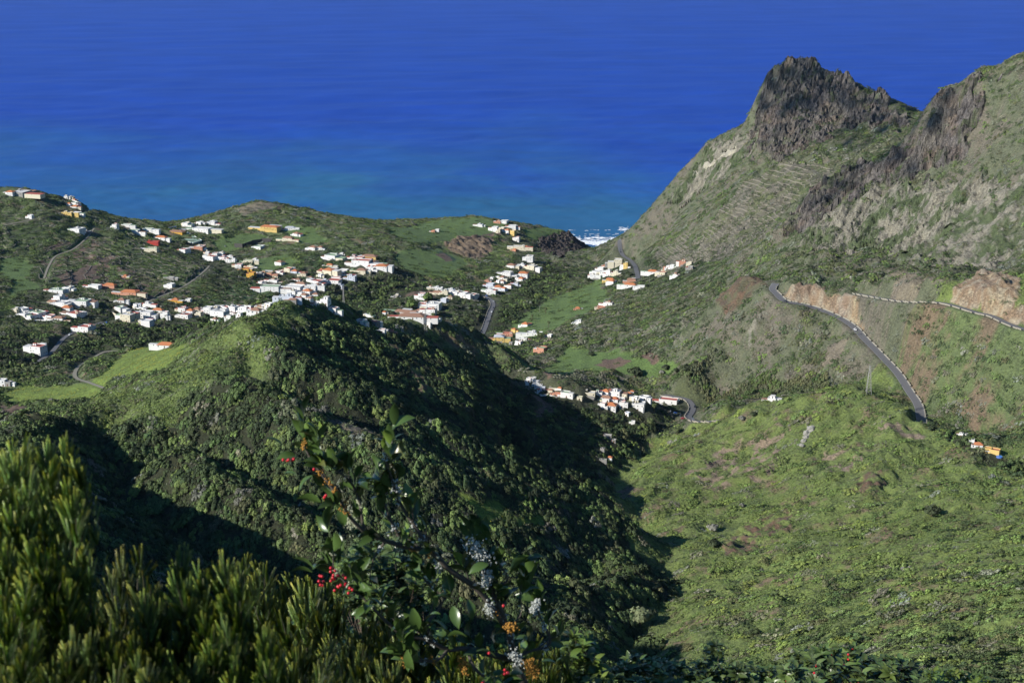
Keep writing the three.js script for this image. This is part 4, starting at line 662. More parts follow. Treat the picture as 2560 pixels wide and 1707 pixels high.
// ---------- dry stone terrace walls following the contours ----------
const stoneWall = new THREE.MeshStandardMaterial({ color: lin(0.23, 0.21, 0.165), map: grain, roughness: 1 });
function terraceWalls(kind, idx, label, dh, high, cell, keep = () => true) {
  const P = [], I = [];
  const wall = (ax, az, bx, bz, y) => { const l = Math.hypot(bx - ax, bz - az); if (l < 0.2) return; const nx = -(bz - az) / l * 0.35, nz = (bx - ax) / l * 0.35, o = P.length / 3;
    for (const [x, z] of [[ax + nx, az + nz], [bx + nx, bz + nz], [bx - nx, bz - nz], [ax - nx, az - nz]]) { P.push(x, y - 0.8, z); P.push(x, y + high * (0.85 + 0.3 * N2(x / 5, z / 5)), z); }
    for (let k = 0; k < 4; k++) { const a = o + k * 2, b = o + ((k + 1) % 4) * 2; I.push(a, b, a + 1, b, b + 1, a + 1); } I.push(o + 1, o + 3, o + 5, o + 1, o + 5, o + 7); };
  const a = AREAS[kind][idx];
  const nx = Math.ceil((a.x1 - a.x0) / cell), nz = Math.ceil((a.z1 - a.z0) / cell), H = new Float32Array((nx + 1) * (nz + 1));
  for (let j = 0; j <= nz; j++) for (let i = 0; i <= nx; i++) H[j * (nx + 1) + i] = groundAt(a.x0 + i * cell, a.z0 + j * cell);
  for (let j = 0; j < nz; j++) for (let i = 0; i < nx; i++) {
    const x = a.x0 + i * cell, z = a.z0 + j * cell; if (!within(kind, x + cell / 2, z + cell / 2) || !keep(x, z) || blocked(x, z, 1)) continue; const ro = roadAt(x, z, 8); if (ro && ro[0] < ro[2] / 2 + 2.5) continue;
    const h = [H[j * (nx + 1) + i], H[j * (nx + 1) + i + 1], H[(j + 1) * (nx + 1) + i + 1], H[(j + 1) * (nx + 1) + i]], c = [[x, z], [x + cell, z], [x + cell, z + cell], [x, z + cell]];
    for (let lv = Math.ceil(Math.min(...h) / dh) * dh; lv < Math.max(...h); lv += dh) {
      const pts = []; for (let k = 0; k < 4; k++) { const p = h[k], q = h[(k + 1) % 4]; if ((p < lv) !== (q < lv)) { const t = (lv - p) / (q - p); pts.push([lerp(c[k][0], c[(k + 1) % 4][0], t), lerp(c[k][1], c[(k + 1) % 4][1], t)]); } }
      if (pts.length >= 2) wall(...pts[0], ...pts[1], lv);
    }
  }
  const g = new THREE.BufferGeometry(); g.setAttribute('position', new THREE.Float32BufferAttribute(P, 3)); g.setAttribute('uv', new THREE.Float32BufferAttribute(P.filter((_, i) => i % 3 !== 1).map((v) => v / 2), 2)); g.setIndex(I);
  const flat = g.toNonIndexed(); flat.computeVertexNormals(); console.log('terrace walls', label, I.length / 3);
  tag(mesh('terrace_walls', flat, stoneWall), label, 'wall', null, 'stuff');
}
terraceWalls('steps', 0, 'old dry stone terrace walls on the slope below the dark rock peak', 4.6, 1.25, 3, (x, z) => N2(x / 50, z / 50) > -0.45 && N2b(x / 18, z / 18) > -0.6);
terraceWalls('steps', 1, 'short terrace walls low on the slope above the coast road', 4, 0.8, 3);
terraceWalls('terrace', 0, 'stone terrace walls between the fields on the left village slope', 3.2, 0.7, 3);
terraceWalls('terrace', 1, 'terrace walls on the hillside at the far left edge', 3.2, 0.7, 3);
terraceWalls('terrace', 2, 'terrace walls among the gardens below the village centre', 3, 0.7, 3);
terraceWalls('orchard', 0, 'terrace walls stepping down through the leafy orchard', 3, 0.7, 3);
terraceWalls('orchard', 1, 'terrace walls in the orchard above the village centre', 3, 0.7, 3);
// ---------- palms ----------
function palmCrown(seed) {
  const r = rng(seed), P = [], C = [], I = [];
  for (let f = 0; f < 46; f++) {
    const a = f * 2.39996, rise = lerp(1.25, -0.75, f / 46) + (r() - 0.5) * 0.25, L = 3.5 * (0.85 + 0.3 * r()), n = 5, ca = Math.cos(a), sa = Math.sin(a), g = 0.7 + 0.6 * r(); let x = 0, y = 0, ang = rise;
    for (let i = 0; i <= n; i++) { const w = 0.5 * Math.sin(Math.PI * (0.12 + 0.86 * i / n)), o = P.length / 3; for (const s of [-1, 0, 1]) { P.push(ca * x - sa * w * s, y - Math.abs(s) * w * 0.55, sa * x + ca * w * s); C.push(0.085 * g, 0.11 * g, 0.035 * g); } if (i < n) I.push(o, o + 3, o + 1, o + 1, o + 3, o + 4, o + 1, o + 4, o + 2, o + 2, o + 4, o + 5); x += Math.cos(ang) * L / n; y += Math.sin(ang) * L / n; ang -= 0.36 + 0.1 * r(); }
  }
  const g = new THREE.BufferGeometry(); g.setAttribute('position', new THREE.Float32BufferAttribute(P, 3)); g.setAttribute('color', new THREE.Float32BufferAttribute(C, 3)); g.setIndex(I); g.computeVertexNormals(); return g;
}
const frondMat = new THREE.MeshStandardMaterial({ vertexColors: true, roughness: 0.7, side: THREE.DoubleSide }), palmTrunkGeo = new THREE.CylinderGeometry(0.22, 0.34, 1, 8), PALMS = [palmCrown(811), palmCrown(812)], trunkMat = new THREE.MeshStandardMaterial({ color: lin(0.15, 0.11, 0.075), map: grain, roughness: 1 });
palmTrunkGeo.translate(0, 0.5, 0);
const ORD = ['leftmost', 'second from left', 'third from left', 'fourth from left', 'fifth from left', 'sixth from left', 'seventh from left', 'eighth from left', 'ninth from left', 'tenth from left', 'eleventh from left', 'twelfth from left', 'thirteenth from left', 'fourteenth from left', 'fifteenth from left'];
const PALMSITES = { 'around the road-bend hamlet': '1513,1056 1636,1030 1625,1068 1671,1072 1692,1087 1760,1030 1722,950', 'below the tall house at lower left': '16,948 45,942 68,938 86,932 30,935', 'among the lower left houses': '228,778 247,790 410,812 452,758 618,772 660,745', 'in the ravine below the church': '900,800 930,802 1000,765 1083,800 1160,765 1165,815 1180,835 1195,800 1140,810 975,770', 'in the village centre ravine': '820,742 832,748 866,748 875,735 925,705 940,700 850,758 905,760', 'on the green valley slope': '1317,838 1345,846 1372,818 1427,812 1364,782 1352,848 1330,800' };
for (const [where, txt] of Object.entries(PALMSITES)) txt.split(' ').map((t) => t.split(',').map(Number)).sort((a, b) => a[0] - b[0]).forEach(([u, v], i) => {
  const r = rng(2000 + u * 7 + v), p = hit(u, v, 600); if (!p) return; const g = base('palm_tree', [p.x, p.y - 0.2, p.z], r() * 6.28), h = 4.5 + r() * 3.5, k = 0.85 + r() * 0.4; tag(g, `feathery date palm, ${ORD[i]} of the palms ${where}`, 'palm', 'palms ' + where);
  const t = mesh('trunk', palmTrunkGeo, trunkMat, g); t.scale.set(1, h, 1); const c = mesh('crown', PALMS[i % 2], frondMat, g); c.position.y = h; c.scale.setScalar(k);
});
// ---------- single trees ----------
const treeTrunkGeo = new THREE.CylinderGeometry(0.12, 0.24, 1, 7); treeTrunkGeo.translate(0, 0.5, 0);
const CROWNS = [0, 1, 2, 3].map((k) => { const r = rng(3000 + k), o = leafList(); crown(o, r, 0, 0, 0, 2, 1.6, 2, 190, 0.42, 1); for (let j = 0; j < 4; j++) { const a = j * 1.6 + r(); crown(o, r, Math.cos(a) * 1.3, -0.3 + r() * 0.8, Math.sin(a) * 1.3, 1.2, 1, 1.2, 80, 0.38, 0.75 + 0.5 * r()); } return leafGeometry(o); });
const cypressGeo = (() => { const r = rng(3100), o = leafList(); crown(o, r, 0, 2.6, 0, 0.9, 3.6, 0.9, 300, 0.34, 1); return leafGeometry(o); })();
const crownMats = new Map(), crownMat = (c) => { const k = c.join(); if (!crownMats.has(k)) crownMats.set(k, new THREE.MeshStandardMaterial({ color: lin(...c), vertexColors: true, roughness: 0.85, side: THREE.DoubleSide })); return crownMats.get(k); };
const TONE = { dark: [0.04, 0.055, 0.022], green: [0.07, 0.1, 0.03], bright: [0.1, 0.15, 0.035], pale: [0.15, 0.18, 0.09], grey: [0.19, 0.19, 0.165] };
for (const [u, v, w, tone, label] of [
  [1600, 1560, 76, 'pale', 'pale rounded tree on the ravine floor at the foot of the sunny spur'], [1622, 1640, 92, 'green', 'broad green tree below the pale rounded one'], [1782, 1328, 34, 'grey', 'silvery leafless shrub on the brown patch of the sunny spur'], [1856, 1268, 18, 'grey', 'small grey shrub just above the silvery leafless one'], [1785, 1370, 40, 'dark', 'dark bush below the silvery shrub on the brown patch'],
  [2330, 1290, 46, 'dark', 'dark bush high on the right part of the sunny spur'], [1885, 1042, 22, 'dark', 'dark bush beside the road on the spur crest'], [1856, 1052, 22, 'grey', 'grey bush on the spur near the road below the hamlet'], [1735, 1075, 14, 'dark', 'small dark bush below the road bend'], [2330, 1075, 20, 'dark', 'dark bush near the crest of the sunny spur'],
  [1588, 942, 44, 'dark', 'wide dark tree on the green field above the hamlet'], [1664, 925, 24, 'dark', 'dark tree left of the umbrella-shaped pair in the fields'], [1690, 930, 18, 'dark', 'middle one of three dark trees in the fields'], [1714, 930, 34, 'dark', 'largest of three dark trees in the fields, on the right'], [1655, 935, 18, 'grey', 'greyish tree beside the dark field trees'],
  [1478, 890, 20, 'dark', 'dark clump on the slope between field walls'], [1068, 752, 34, 'bright', 'bright green round pine beside the church houses'], [1030, 772, 40, 'bright', 'bright green round pine behind the church roofs'], [985, 720, 26, 'green', 'green tree above the brown field near the church'], [650, 748, 22, 'green', 'tree in the garden of the long green-terraced house'], [690, 742, 22, 'dark', 'dark tree in front of the green-terraced house'], [838, 730, 34, 'dark', 'large dark tree in the middle of the village centre'],
  [604, 690, 30, 'dark', 'dark round tree left of the ochre house'], [632, 696, 14, 'dark', 'small tree beside the ochre house'], [320, 722, 30, 'green', 'leafy tree left of the terracotta farm'], [1583, 650, 14, 'green', 'small tree beside the coast road houses'], [1575, 690, 16, 'dark', 'dark tree beside the coast road'], [1612, 1140, 20, 'green', 'round green tree by the ravine huts'], [1570, 1115, 16, 'bright', 'bright tree in the shaded ravine'], [460, 610, 18, 'green', 'tree beside the pale green sports court'], [1470, 705, 18, 'dark', 'dark bush left of the white coast road houses'],
]) { const p = hit(u, v, 500); if (!p) continue; const s = p.distanceTo(camera.position) / FOCAL, k = w * s / 5.4, g = base(w < 24 ? 'bush' : 'tree', [p.x, p.y - 0.1, p.z], u); tag(g, label, w < 24 ? 'bush' : 'tree'); const h = k * 1.6; const t = mesh('trunk', treeTrunkGeo, trunkMat, g); t.scale.set(k, h, k); const c = mesh('crown', CROWNS[(u + v) % 4], crownMat(TONE[tone]), g); c.position.y = h; c.scale.setScalar(k); }
[[488, 570], [507, 571], [517, 571]].forEach(([u, v], i) => { const p = hit(u, v, 1500); if (!p) return; const g = base('cypress_tree', [p.x, p.y, p.z]); tag(g, `dark cypress, ${['left', 'middle', 'right'][i]} of three by the white walled building`, 'cypress', 'cypresses by the white building'); const t = mesh('trunk', treeTrunkGeo, trunkMat, g); t.scale.set(1, 2, 1); const c = mesh('crown', cypressGeo, crownMat([0.03, 0.042, 0.02]), g); c.position.y = 1.2; c.scale.set(1.5, 1.5, 1.5); });
// ---------- vehicles ----------
const carBody = (() => { const s = new THREE.Shape(); s.moveTo(-2.1, 0.35); s.lineTo(2.1, 0.35); s.quadraticCurveTo(2.2, 0.75, 1.95, 0.85); s.lineTo(1.2, 0.95); s.lineTo(-1.9, 0.98); s.quadraticCurveTo(-2.2, 0.8, -2.1, 0.35); const g = new THREE.ExtrudeGeometry(s, { depth: 1.6, bevelSize: 0.06, bevelThickness: 0.06, bevelSegments: 1 }); g.translate(0, 0, -0.8); return g; })();
const carCabin = (() => { const s = new THREE.Shape(); s.moveTo(-1.85, 0.96); s.lineTo(1.05, 0.95); s.lineTo(0.4, 1.45); s.lineTo(-1.3, 1.48); s.closePath(); const g = new THREE.ExtrudeGeometry(s, { depth: 1.4, bevelEnabled: false }); g.translate(0, 0, -0.7); return g; })();
const carTop = new THREE.BoxGeometry(1.7, 0.06, 1.36), wheelGeo = new THREE.CylinderGeometry(0.33, 0.33, 0.22, 12), hubGeo = new THREE.CylinderGeometry(0.18, 0.18, 0.23, 8), lampGeo = new THREE.BoxGeometry(0.06, 0.16, 0.36), tyre = new THREE.MeshStandardMaterial({ color: lin(0.02, 0.02, 0.02), roughness: 0.9 }), rim = new THREE.MeshStandardMaterial({ color: lin(0.5, 0.5, 0.52), roughness: 0.4, metalness: 0.7 }), lampMat = new THREE.MeshPhysicalMaterial({ color: lin(0.8, 0.8, 0.78), roughness: 0.2 });
wheelGeo.rotateX(Math.PI / 2); hubGeo.rotateX(Math.PI / 2);
const PAINT = { white: [0.8, 0.8, 0.8], black: [0.02, 0.02, 0.025], silver: [0.45, 0.47, 0.5], blue: [0.04, 0.12, 0.4], red: [0.4, 0.03, 0.03], grey: [0.18, 0.19, 0.2] }, paintMats = Object.fromEntries(Object.entries(PAINT).map(([k, c]) => [k, new THREE.MeshPhysicalMaterial({ color: lin(...c), roughness: 0.35, clearcoat: 0.6 })]));
function car(u, v, colour, label, roadName, side = 0, flip = 0) {
  let p = hit(u, v, 600); if (!p) return; let yaw = 0;
  if (roadName) { const R = RD[roadName]; let bi = 0, bd = 1e9; R.p.forEach((q, i) => { const d = Math.hypot(q.x - p.x, q.z - p.z); if (d < bd && i < R.p.length - 1) { bd = d; bi = i; } }); const a = R.p[bi], b = R.p[bi + 1], tx = b.x - a.x, tz = b.z - a.z, l = Math.hypot(tx, tz); yaw = Math.atan2(-tz, tx); p = new THREE.Vector3(a.x - tz / l * side, a.y + 0.02, a.z + tx / l * side); } else yaw = (u % 7) * 0.4;
  const g = base('car', [p.x, p.y, p.z], yaw + flip * Math.PI); tag(g, label, 'car', 'cars on the roads and lanes');
  mesh('body', carBody, paintMats[colour], g); const c = mesh('window', carCabin, paneMat, g); const t = mesh('roof', carTop, paintMats[colour], g); t.position.set(-0.45, 1.5, 0);
  for (const x of [-1.3, 1.3]) for (const z of [-0.75, 0.75]) { const w = mesh('wheel', wheelGeo, tyre, g); w.position.set(x, 0.33, z); mesh('rim', hubGeo, rim, w); }
  for (const z of [-0.55, 0.55]) { const h = mesh('headlight', lampGeo, lampMat, g); h.position.set(2.12, 0.68, z); }
}
car(1963, 764, 'black', 'black car just past the corner of the mountain road', 'mountain_road', -1.6);
car(2138, 826, 'white', 'white car halfway along the mountain road', 'mountain_road', -1.6, 1);
car(1553, 624, 'grey', 'upper of two dark cars on the coast road', 'coast_road', 1.5); car(1551, 632, 'black', 'lower of two dark cars on the coast road', 'coast_road', 1.5);
[[1676, 1030, 'silver'], [1688, 1034, 'blue'], [1703, 1040, 'black'], [1708, 1047, 'red']].forEach(([u, v, c]) => car(u, v, c, `${c} car parked off the road bend below the hamlet`, null));
[[1716, 1018, 'black', 'upper black'], [1706, 1052, 'grey', 'lower grey']].forEach(([u, v, c, t]) => car(u, v, c, `${t} car parked on the road bend by the hamlet`, 'hamlet_road', -2.2));
['grey', 'white', 'black', 'silver', 'blue'].forEach((c, i) => car(1206 + i * 1.5, 790 - i * 13, c, `${c} car parked along the valley road by the church quarter`, 'valley_road', 2.2));
car(257, 812, 'white', 'white car parked at the end of the village lane', null); car(265, 807, 'blue', 'blue car parked beside the white one at the lane end', null); car(172, 838, 'white', 'white van parked beside the village lane', 'village_lane', 1.2); car(563, 616, 'grey', 'grey car alone on the upper green field', null); car(290, 753, 'white', 'white car on the drive above the white row', null);
{ // small white bus on the valley road
  const R = RD.valley_road, i = 4, a = R.p[i], b = R.p[i + 1], tx = b.x - a.x, tz = b.z - a.z, l = Math.hypot(tx, tz), g = base('bus', [a.x + tz / l * 1.5, a.y + 0.02, a.z - tx / l * 1.5], Math.atan2(-tz, tx)); tag(g, 'small white bus driving on the valley road', 'bus');
  const s = new THREE.Shape(); s.moveTo(-4, 0.4); s.lineTo(4, 0.4); s.lineTo(3.9, 1.7); s.lineTo(3.5, 3); s.lineTo(-3.9, 3.05); s.closePath(); const bg = new THREE.ExtrudeGeometry(s, { depth: 2.2, bevelSize: 0.08, bevelThickness: 0.08, bevelSegments: 1 }); bg.translate(0, 0, -1.1); mesh('body', bg, paintMats.white, g);
  for (const z of [-1.2, 1.2]) for (let k = 0; k < 5; k++) { const w = mesh('window', unitBox, paneMat, g); w.scale.set(1.1, 0.8, 0.04); w.position.set(-3 + k * 1.35, 2.2, z); } const ws = mesh('windscreen', unitBox, paneMat, g); ws.scale.set(0.05, 1, 1.9); ws.position.set(3.86, 2.1, 0); ws.rotation.z = 0.28;
  for (const x of [-2.6, 2.6]) for (const z of [-1, 1]) { const w = mesh('wheel', wheelGeo, tyre, g); w.scale.set(1.3, 1.3, 1.2); w.position.set(x, 0.43, z); }
}
// ---------- masts and pylon ----------
const steel = new THREE.MeshStandardMaterial({ color: lin(0.4, 0.39, 0.37), roughness: 0.6, metalness: 0.3 }), concrete = new THREE.MeshStandardMaterial({ color: lin(0.36, 0.34, 0.31), map: grain, roughness: 1 });
const bar = (a, b, r = 0.07) => { const d = b.clone().sub(a), g = new THREE.CylinderGeometry(r, r, d.length(), 5); g.applyQuaternion(new THREE.Quaternion().setFromUnitVectors(up, d.clone().normalize())); g.translate(...a.clone().lerp(b, 0.5).toArray()); return g; };
function lattice(u, v, h, w, label) {
  const p = hit(u, v, 600); if (!p) return; const g = base('lattice_pylon', [p.x, p.y, p.z]), c = [[-1, -1], [1, -1], [1, 1], [-1, 1]], V = (k, t) => { const q = lerp(w, w * 0.18, t) / 2; return new THREE.Vector3(c[k % 4][0] * q, h * t, c[k % 4][1] * q); }, br = []; tag(g, label, 'pylon');
  for (let k = 0; k < 4; k++) mesh('leg', bar(V(k, 0), V(k, 1), 0.13), steel, g);
  for (let i = 0; i < 9; i++) for (let k = 0; k < 4; k++) { br.push(bar(V(k, i / 9), V(k + 1, (i + 1) / 9)), bar(V(k, (i + 1) / 9), V(k + 1, (i + 1) / 9))); } mesh('bracing', mergeGeometries(br), steel, g);
  for (const t of [0.8, 0.9, 0.99]) mesh('cross_arm', mergeGeometries([bar(new THREE.Vector3(-w * 0.7, h * t, 0), new THREE.Vector3(w * 0.7, h * t, 0), 0.1)]), steel, g);
}
lattice(2172, 985, 24, 4, 'thin lattice pylon behind the crest of the sunny spur');
lattice(1064, 836, 25, 3, 'lattice pylon in front of the church quarter');
lattice(859, 764, 17, 1.6, 'slim lattice pylon right of the village centre');
for (const [u, v, h, label] of [[1055, 722, 10, 'pole behind the church quarter'], [40, 888, 9, 'pole on the dark slope left of the tall house'], [1349, 780, 9, 'pole beside the lane across the valley'], [1624, 706, 8, 'pole left of the scattered hill houses'], [505, 563, 9, 'antenna pole by the white walled building'], [1018, 700, 8, 'pole in the dark ravine left of the church']]) { const p = hit(u, v, 600); if (!p) continue; const g = base('utility_pole', [p.x, p.y, p.z], 0.4); tag(g, 'thin grey ' + label, 'pole', 'utility poles'); const m = new THREE.CylinderGeometry(0.1, 0.17, h, 7); m.translate(0, h / 2, 0); mesh('shaft', m, concrete, g); mesh('cross_arm', bar(new THREE.Vector3(-0.9, h - 0.5, 0), new THREE.Vector3(0.9, h - 0.5, 0), 0.06), steel, g); for (const x of [-0.8, 0, 0.8]) { const i = mesh('insulator', new THREE.CylinderGeometry(0.06, 0.08, 0.25, 6), lampMat, g); i.position.set(x, h - 0.3, 0); } }
// ---------- boulders, walls, court ----------
const boulderGeo = [1, 2, 3].map((k) => { const g = new THREE.IcosahedronGeometry(1, 3), p = g.attributes.position, v = new THREE.Vector3(); for (let i = 0; i < p.count; i++) { v.fromBufferAttribute(p, i); const n = 1 + 0.3 * N3(v.x * 1.3 + k * 9, v.y * 1.3, v.z * 1.3) + 0.12 * N3(v.x * 4, v.y * 4 + k, v.z * 4); v.multiplyScalar(n); p.setXYZ(i, v.x, v.y, v.z); } g.computeVertexNormals(); return g; });
const boulderMat = new THREE.MeshStandardMaterial({ color: lin(0.34, 0.33, 0.29), map: grain, roughness: 1 });
{ const p = hit(2024, 1082, 600), g = base('rock_outcrop', [p.x, p.y, p.z]); tag(g, 'pale grey stack of boulders on the upper sunny spur', 'rocks'); [[2028, 1078, 3.6, 3.4], [2018, 1086, 3, 2.4], [2016, 1095, 2.5, 1.8], [2010, 1104, 2.4, 1.6], [2006, 1114, 2, 1.2]].forEach(([u, v, s, h], i) => { const q = hit(u, v, 600), m = mesh('boulder', boulderGeo[i % 3], boulderMat, g); m.position.set(q.x - p.x, q.y - p.y + h * 0.3, q.z - p.z); m.scale.set(s, h, s); m.rotation.y = i; }); }
function wallLine(name, label, pts, h, t, mat, from = 600) {
  const p = pts.map(([u, v]) => hit(u, v, from)), g = base(name, p[0].toArray()); tag(g, label, 'wall');
  for (let i = 0; i + 1 < p.length; i++) { const a = p[i], b = p[i + 1], L = a.distanceTo(b), m = mesh('section', unitBox, mat, g); m.scale.set(Math.hypot(b.x - a.x, b.z - a.z) + t * 0.9, h + 2, t); m.position.set((a.x + b.x) / 2 - p[0].x, (a.y + b.y) / 2 - p[0].y + h / 2 - 1, (a.z + b.z) / 2 - p[0].z); m.rotation.y = Math.atan2(-(b.z - a.z), b.x - a.x); }
}
wallLine('boundary_wall', 'white wall sloping down beside the road to the sea', [[412, 569], [440, 573], [463, 577]], 2.6, 0.4, WALLS.w[1], 1500);
wallLine('boundary_wall', 'long white garden wall left of the hamlet terraces', [[1338, 986], [1352, 990], [1370, 992], [1386, 994]], 2, 0.4, WALLS.w[1], 900);
wallLine('retaining_wall', 'dark curved retaining wall cut into the upper green field', [[586, 618], [605, 620], [630, 612], [655, 606], [676, 606]], 7, 0.8, new THREE.MeshStandardMaterial({ color: lin(0.09, 0.085, 0.08), map: grain, roughness: 1 }), 1500);
wallLine('boundary_wall', 'white terrace wall under the houses of the lower left slope', [[62, 796], [85, 802], [110, 802], [140, 806]], 1.6, 0.4, WALLS.w[1], 1200);
wallLine('boundary_wall', 'pale parapet below the big white row', [[281, 786], [300, 795], [318, 808]], 2.4, 0.5, WALLS.c[1], 1200);
{ const c = [[444, 592], [468, 583], [504, 606], [482, 613]].map(([u, v]) => hit(u, v, 1500)), y = c.reduce((s, q) => s + q.y, 0) / 4 + 1.2, g = base('sports_court', [c[0].x, y, c[0].z]); tag(g, 'pale green sports court beside the upper street', 'court'); const sh = new THREE.Shape(c.map((q) => new THREE.Vector2(q.x - c[0].x, -(q.z - c[0].z)))), e = new THREE.ExtrudeGeometry(sh, { depth: 3, bevelEnabled: false }); e.rotateX(-Math.PI / 2); e.translate(0, -3, 0); mesh('slab', e, plaster([0.3, 0.42, 0.32]), g);
  for (let k = 0; k < 4; k++) { const a = c[k], b = c[(k + 1) % 4], m = mesh('kerb', unitBox, WALLS.w[1], g); m.scale.set(Math.hypot(b.x - a.x, b.z - a.z), 0.9, 0.35); m.position.set((a.x + b.x) / 2 - c[0].x, 0.3, (a.z + b.z) / 2 - c[0].z); m.rotation.y = Math.atan2(-(b.z - a.z), b.x - a.x); } }
{ const p = hit(2500, 1144, 600), g = base('swimming_pool', [p.x, p.y + 0.6, p.z], 0.2); tag(g, 'small blue pool beside the yellow house at the right edge', 'pool'); const b = mesh('basin', new THREE.CylinderGeometry(2.2, 2.2, 1, 20), plaster([0.1, 0.2, 0.55]), g); const w = mesh('water', new THREE.CylinderGeometry(2, 2, 0.1, 20), new THREE.MeshPhysicalMaterial({ color: lin(0.05, 0.2, 0.6), roughness: 0.2 }), g); w.position.y = 0.48; }
// ---------- plants close to the viewer ----------
function outline(txt) { return txt.trim().split(/\s+/).map((t) => t.split(',').map(Number)); }
function inPoly(p, x, y) { let c = false; for (let i = 0, j = p.length - 1; i < p.length; j = i++) if ((p[i][1] > y) !== (p[j][1] > y) && x < (p[j][0] - p[i][0]) * (y - p[i][1]) / (p[j][1] - p[i][1]) + p[i][0]) c = !c; return c; }
function tube(points, r0, r1, seg = 5) {
  const curve = new THREE.CatmullRomCurve3(points), n = Math.max(2, points.length * 2), fr = curve.computeFrenetFrames(n, false), P = [], N = [], U = [], I = [];
  for (let i = 0; i <= n; i++) { const c = curve.getPointAt(i / n), r = lerp(r0, r1, i / n); for (let k = 0; k <= seg; k++) { const a = k / seg * 6.2832, d = fr.normals[i].clone().multiplyScalar(Math.cos(a)).addScaledVector(fr.binormals[i], Math.sin(a)); P.push(c.x + d.x * r, c.y + d.y * r, c.z + d.z * r); N.push(d.x, d.y, d.z); U.push(k / seg, i / n * 6); if (i < n && k < seg) { const o = i * (seg + 1) + k; I.push(o, o + 1, o + seg + 1, o + 1, o + seg + 2, o + seg + 1); } } }
  const g = new THREE.BufferGeometry(); g.setAttribute('position', new THREE.Float32BufferAttribute(P, 3)); g.setAttribute('normal', new THREE.Float32BufferAttribute(N, 3)); g.setAttribute('uv', new THREE.Float32BufferAttribute(U, 2)); g.setIndex(I); return g;
}
const heathBark = new THREE.MeshStandardMaterial({ color: lin(0.085, 0.075, 0.045), map: grain, roughness: 1 }), bark = new THREE.MeshStandardMaterial({ color: lin(0.16, 0.12, 0.085), map: grain, roughness: 1 }), darkBark = new THREE.MeshStandardMaterial({ color: lin(0.1, 0.085, 0.07), map: grain, roughness: 1 });
// a needle-covered heath shoot, one unit tall
function shootGeometry(seed, whorls, len, fat) {
  const r = rng(seed), o = leafList();
  for (let i = 0; i < whorls; i++) for (let k = 0; k < 11; k++) {
    const t = (i + r() * 0.8) / whorls, a = k * 0.5712 + i * 2.1 + r() * 0.5, ca = Math.cos(a), sa = Math.sin(a), L = len * (0.7 + 0.6 * r()) * (1 - 0.45 * t * t), lift = 0.3 + 0.75 * t + r() * 0.3, n = Math.hypot(1, lift), dx = ca / n, dy = lift / n, dz = sa / n, w = fat * (0.8 + 0.4 * r()), b = o.p.length / 3;
    const tipY = sstep(0.55, 1, t), g = 0.75 + 0.5 * r(), col = [lerp(0.17, 0.5, tipY) * g, lerp(0.29, 0.54, tipY) * g, lerp(0.04, 0.07, tipY) * g];
    o.p.push(-sa * w, t, ca * w, sa * w, t, -ca * w, dx * L, t + dy * L, dz * L); const nn = new THREE.Vector3(-dy * ca + 0.9 * ca, 0.6, -dy * sa + 0.9 * sa).normalize(); for (let q = 0; q < 3; q++) { o.n.push(nn.x, nn.y, nn.z); o.c.push(...col); } o.i.push(b, b + 1, b + 2);
  }
  return leafGeometry(o);
}
const needleMat = new THREE.MeshPhysicalMaterial({ vertexColors: true, roughness: 0.7, side: THREE.DoubleSide, transmission: 0.22, thickness: 0 });
const SHOOTS = [shootGeometry(301, 26, 0.135, 0.012), shootGeometry(302, 23, 0.15, 0.013), shootGeometry(303, 29, 0.125, 0.012)];
// a blade with a fold along its midrib, one unit long from its stalk
function bladeGeometry(wide, fold, droop, n = 6) {
  const P = [], I = [], U = [];
  for (let i = 0; i <= n; i++) { const t = i / n, w = wide * Math.sin(Math.PI * Math.min(1, 0.04 + t * 0.96)) ** 0.8 * (1 - 0.25 * t), y = droop * Math.sin(t * 2.2) - droop * t * t; for (const s of [-1, 0, 1]) { P.push(s * w, y + Math.abs(s) * fold * w, t); U.push(s * 0.5 + 0.5, t); } if (i < n) { const o = i * 3; I.push(o, o + 3, o + 1, o + 1, o + 3, o + 4, o + 1, o + 4, o + 2, o + 2, o + 4, o + 5); } }
  const g = new THREE.BufferGeometry(); g.setAttribute('position', new THREE.Float32BufferAttribute(P, 3)); g.setAttribute('uv', new THREE.Float32BufferAttribute(U, 2)); g.setIndex(I); g.computeVertexNormals(); return g;
}
function rosetteGeometry(seed, n, spread, wide) {
  const r = rng(seed), gs = [];
  for (let i = 0; i < n; i++) { const b = bladeGeometry(wide, 0.35, 0.12, 4), e = new THREE.Euler(-(0.15 + spread * (1 - i / n) + r() * 0.3), i * 2.4 + r() * 0.5, 0, 'YXZ'), s = 0.7 + 0.45 * r(); b.scale(s, s, s); b.applyMatrix4(new THREE.Matrix4().makeRotationFromEuler(e)); b.translate(0, i / n * 0.5, 0); const c = new Float32Array(b.attributes.position.count * 3), g = 0.75 + 0.5 * r(); for (let k = 0; k < c.length; k += 3) { c[k] = g * (0.9 + 0.2 * r()); c[k + 1] = g; c[k + 2] = g; } b.setAttribute('color', new THREE.BufferAttribute(c, 3)); gs.push(b); }
  return mergeGeometries(gs);
}
const ROSETTES = [rosetteGeometry(401, 9, 0.25, 0.24), rosetteGeometry(402, 8, 0.4, 0.26), rosetteGeometry(403, 10, 0.15, 0.22)];
const glossMat = new THREE.MeshPhysicalMaterial({ vertexColors: true, roughness: 0.38, side: THREE.DoubleSide, transmission: 0.12, thickness: 0 });
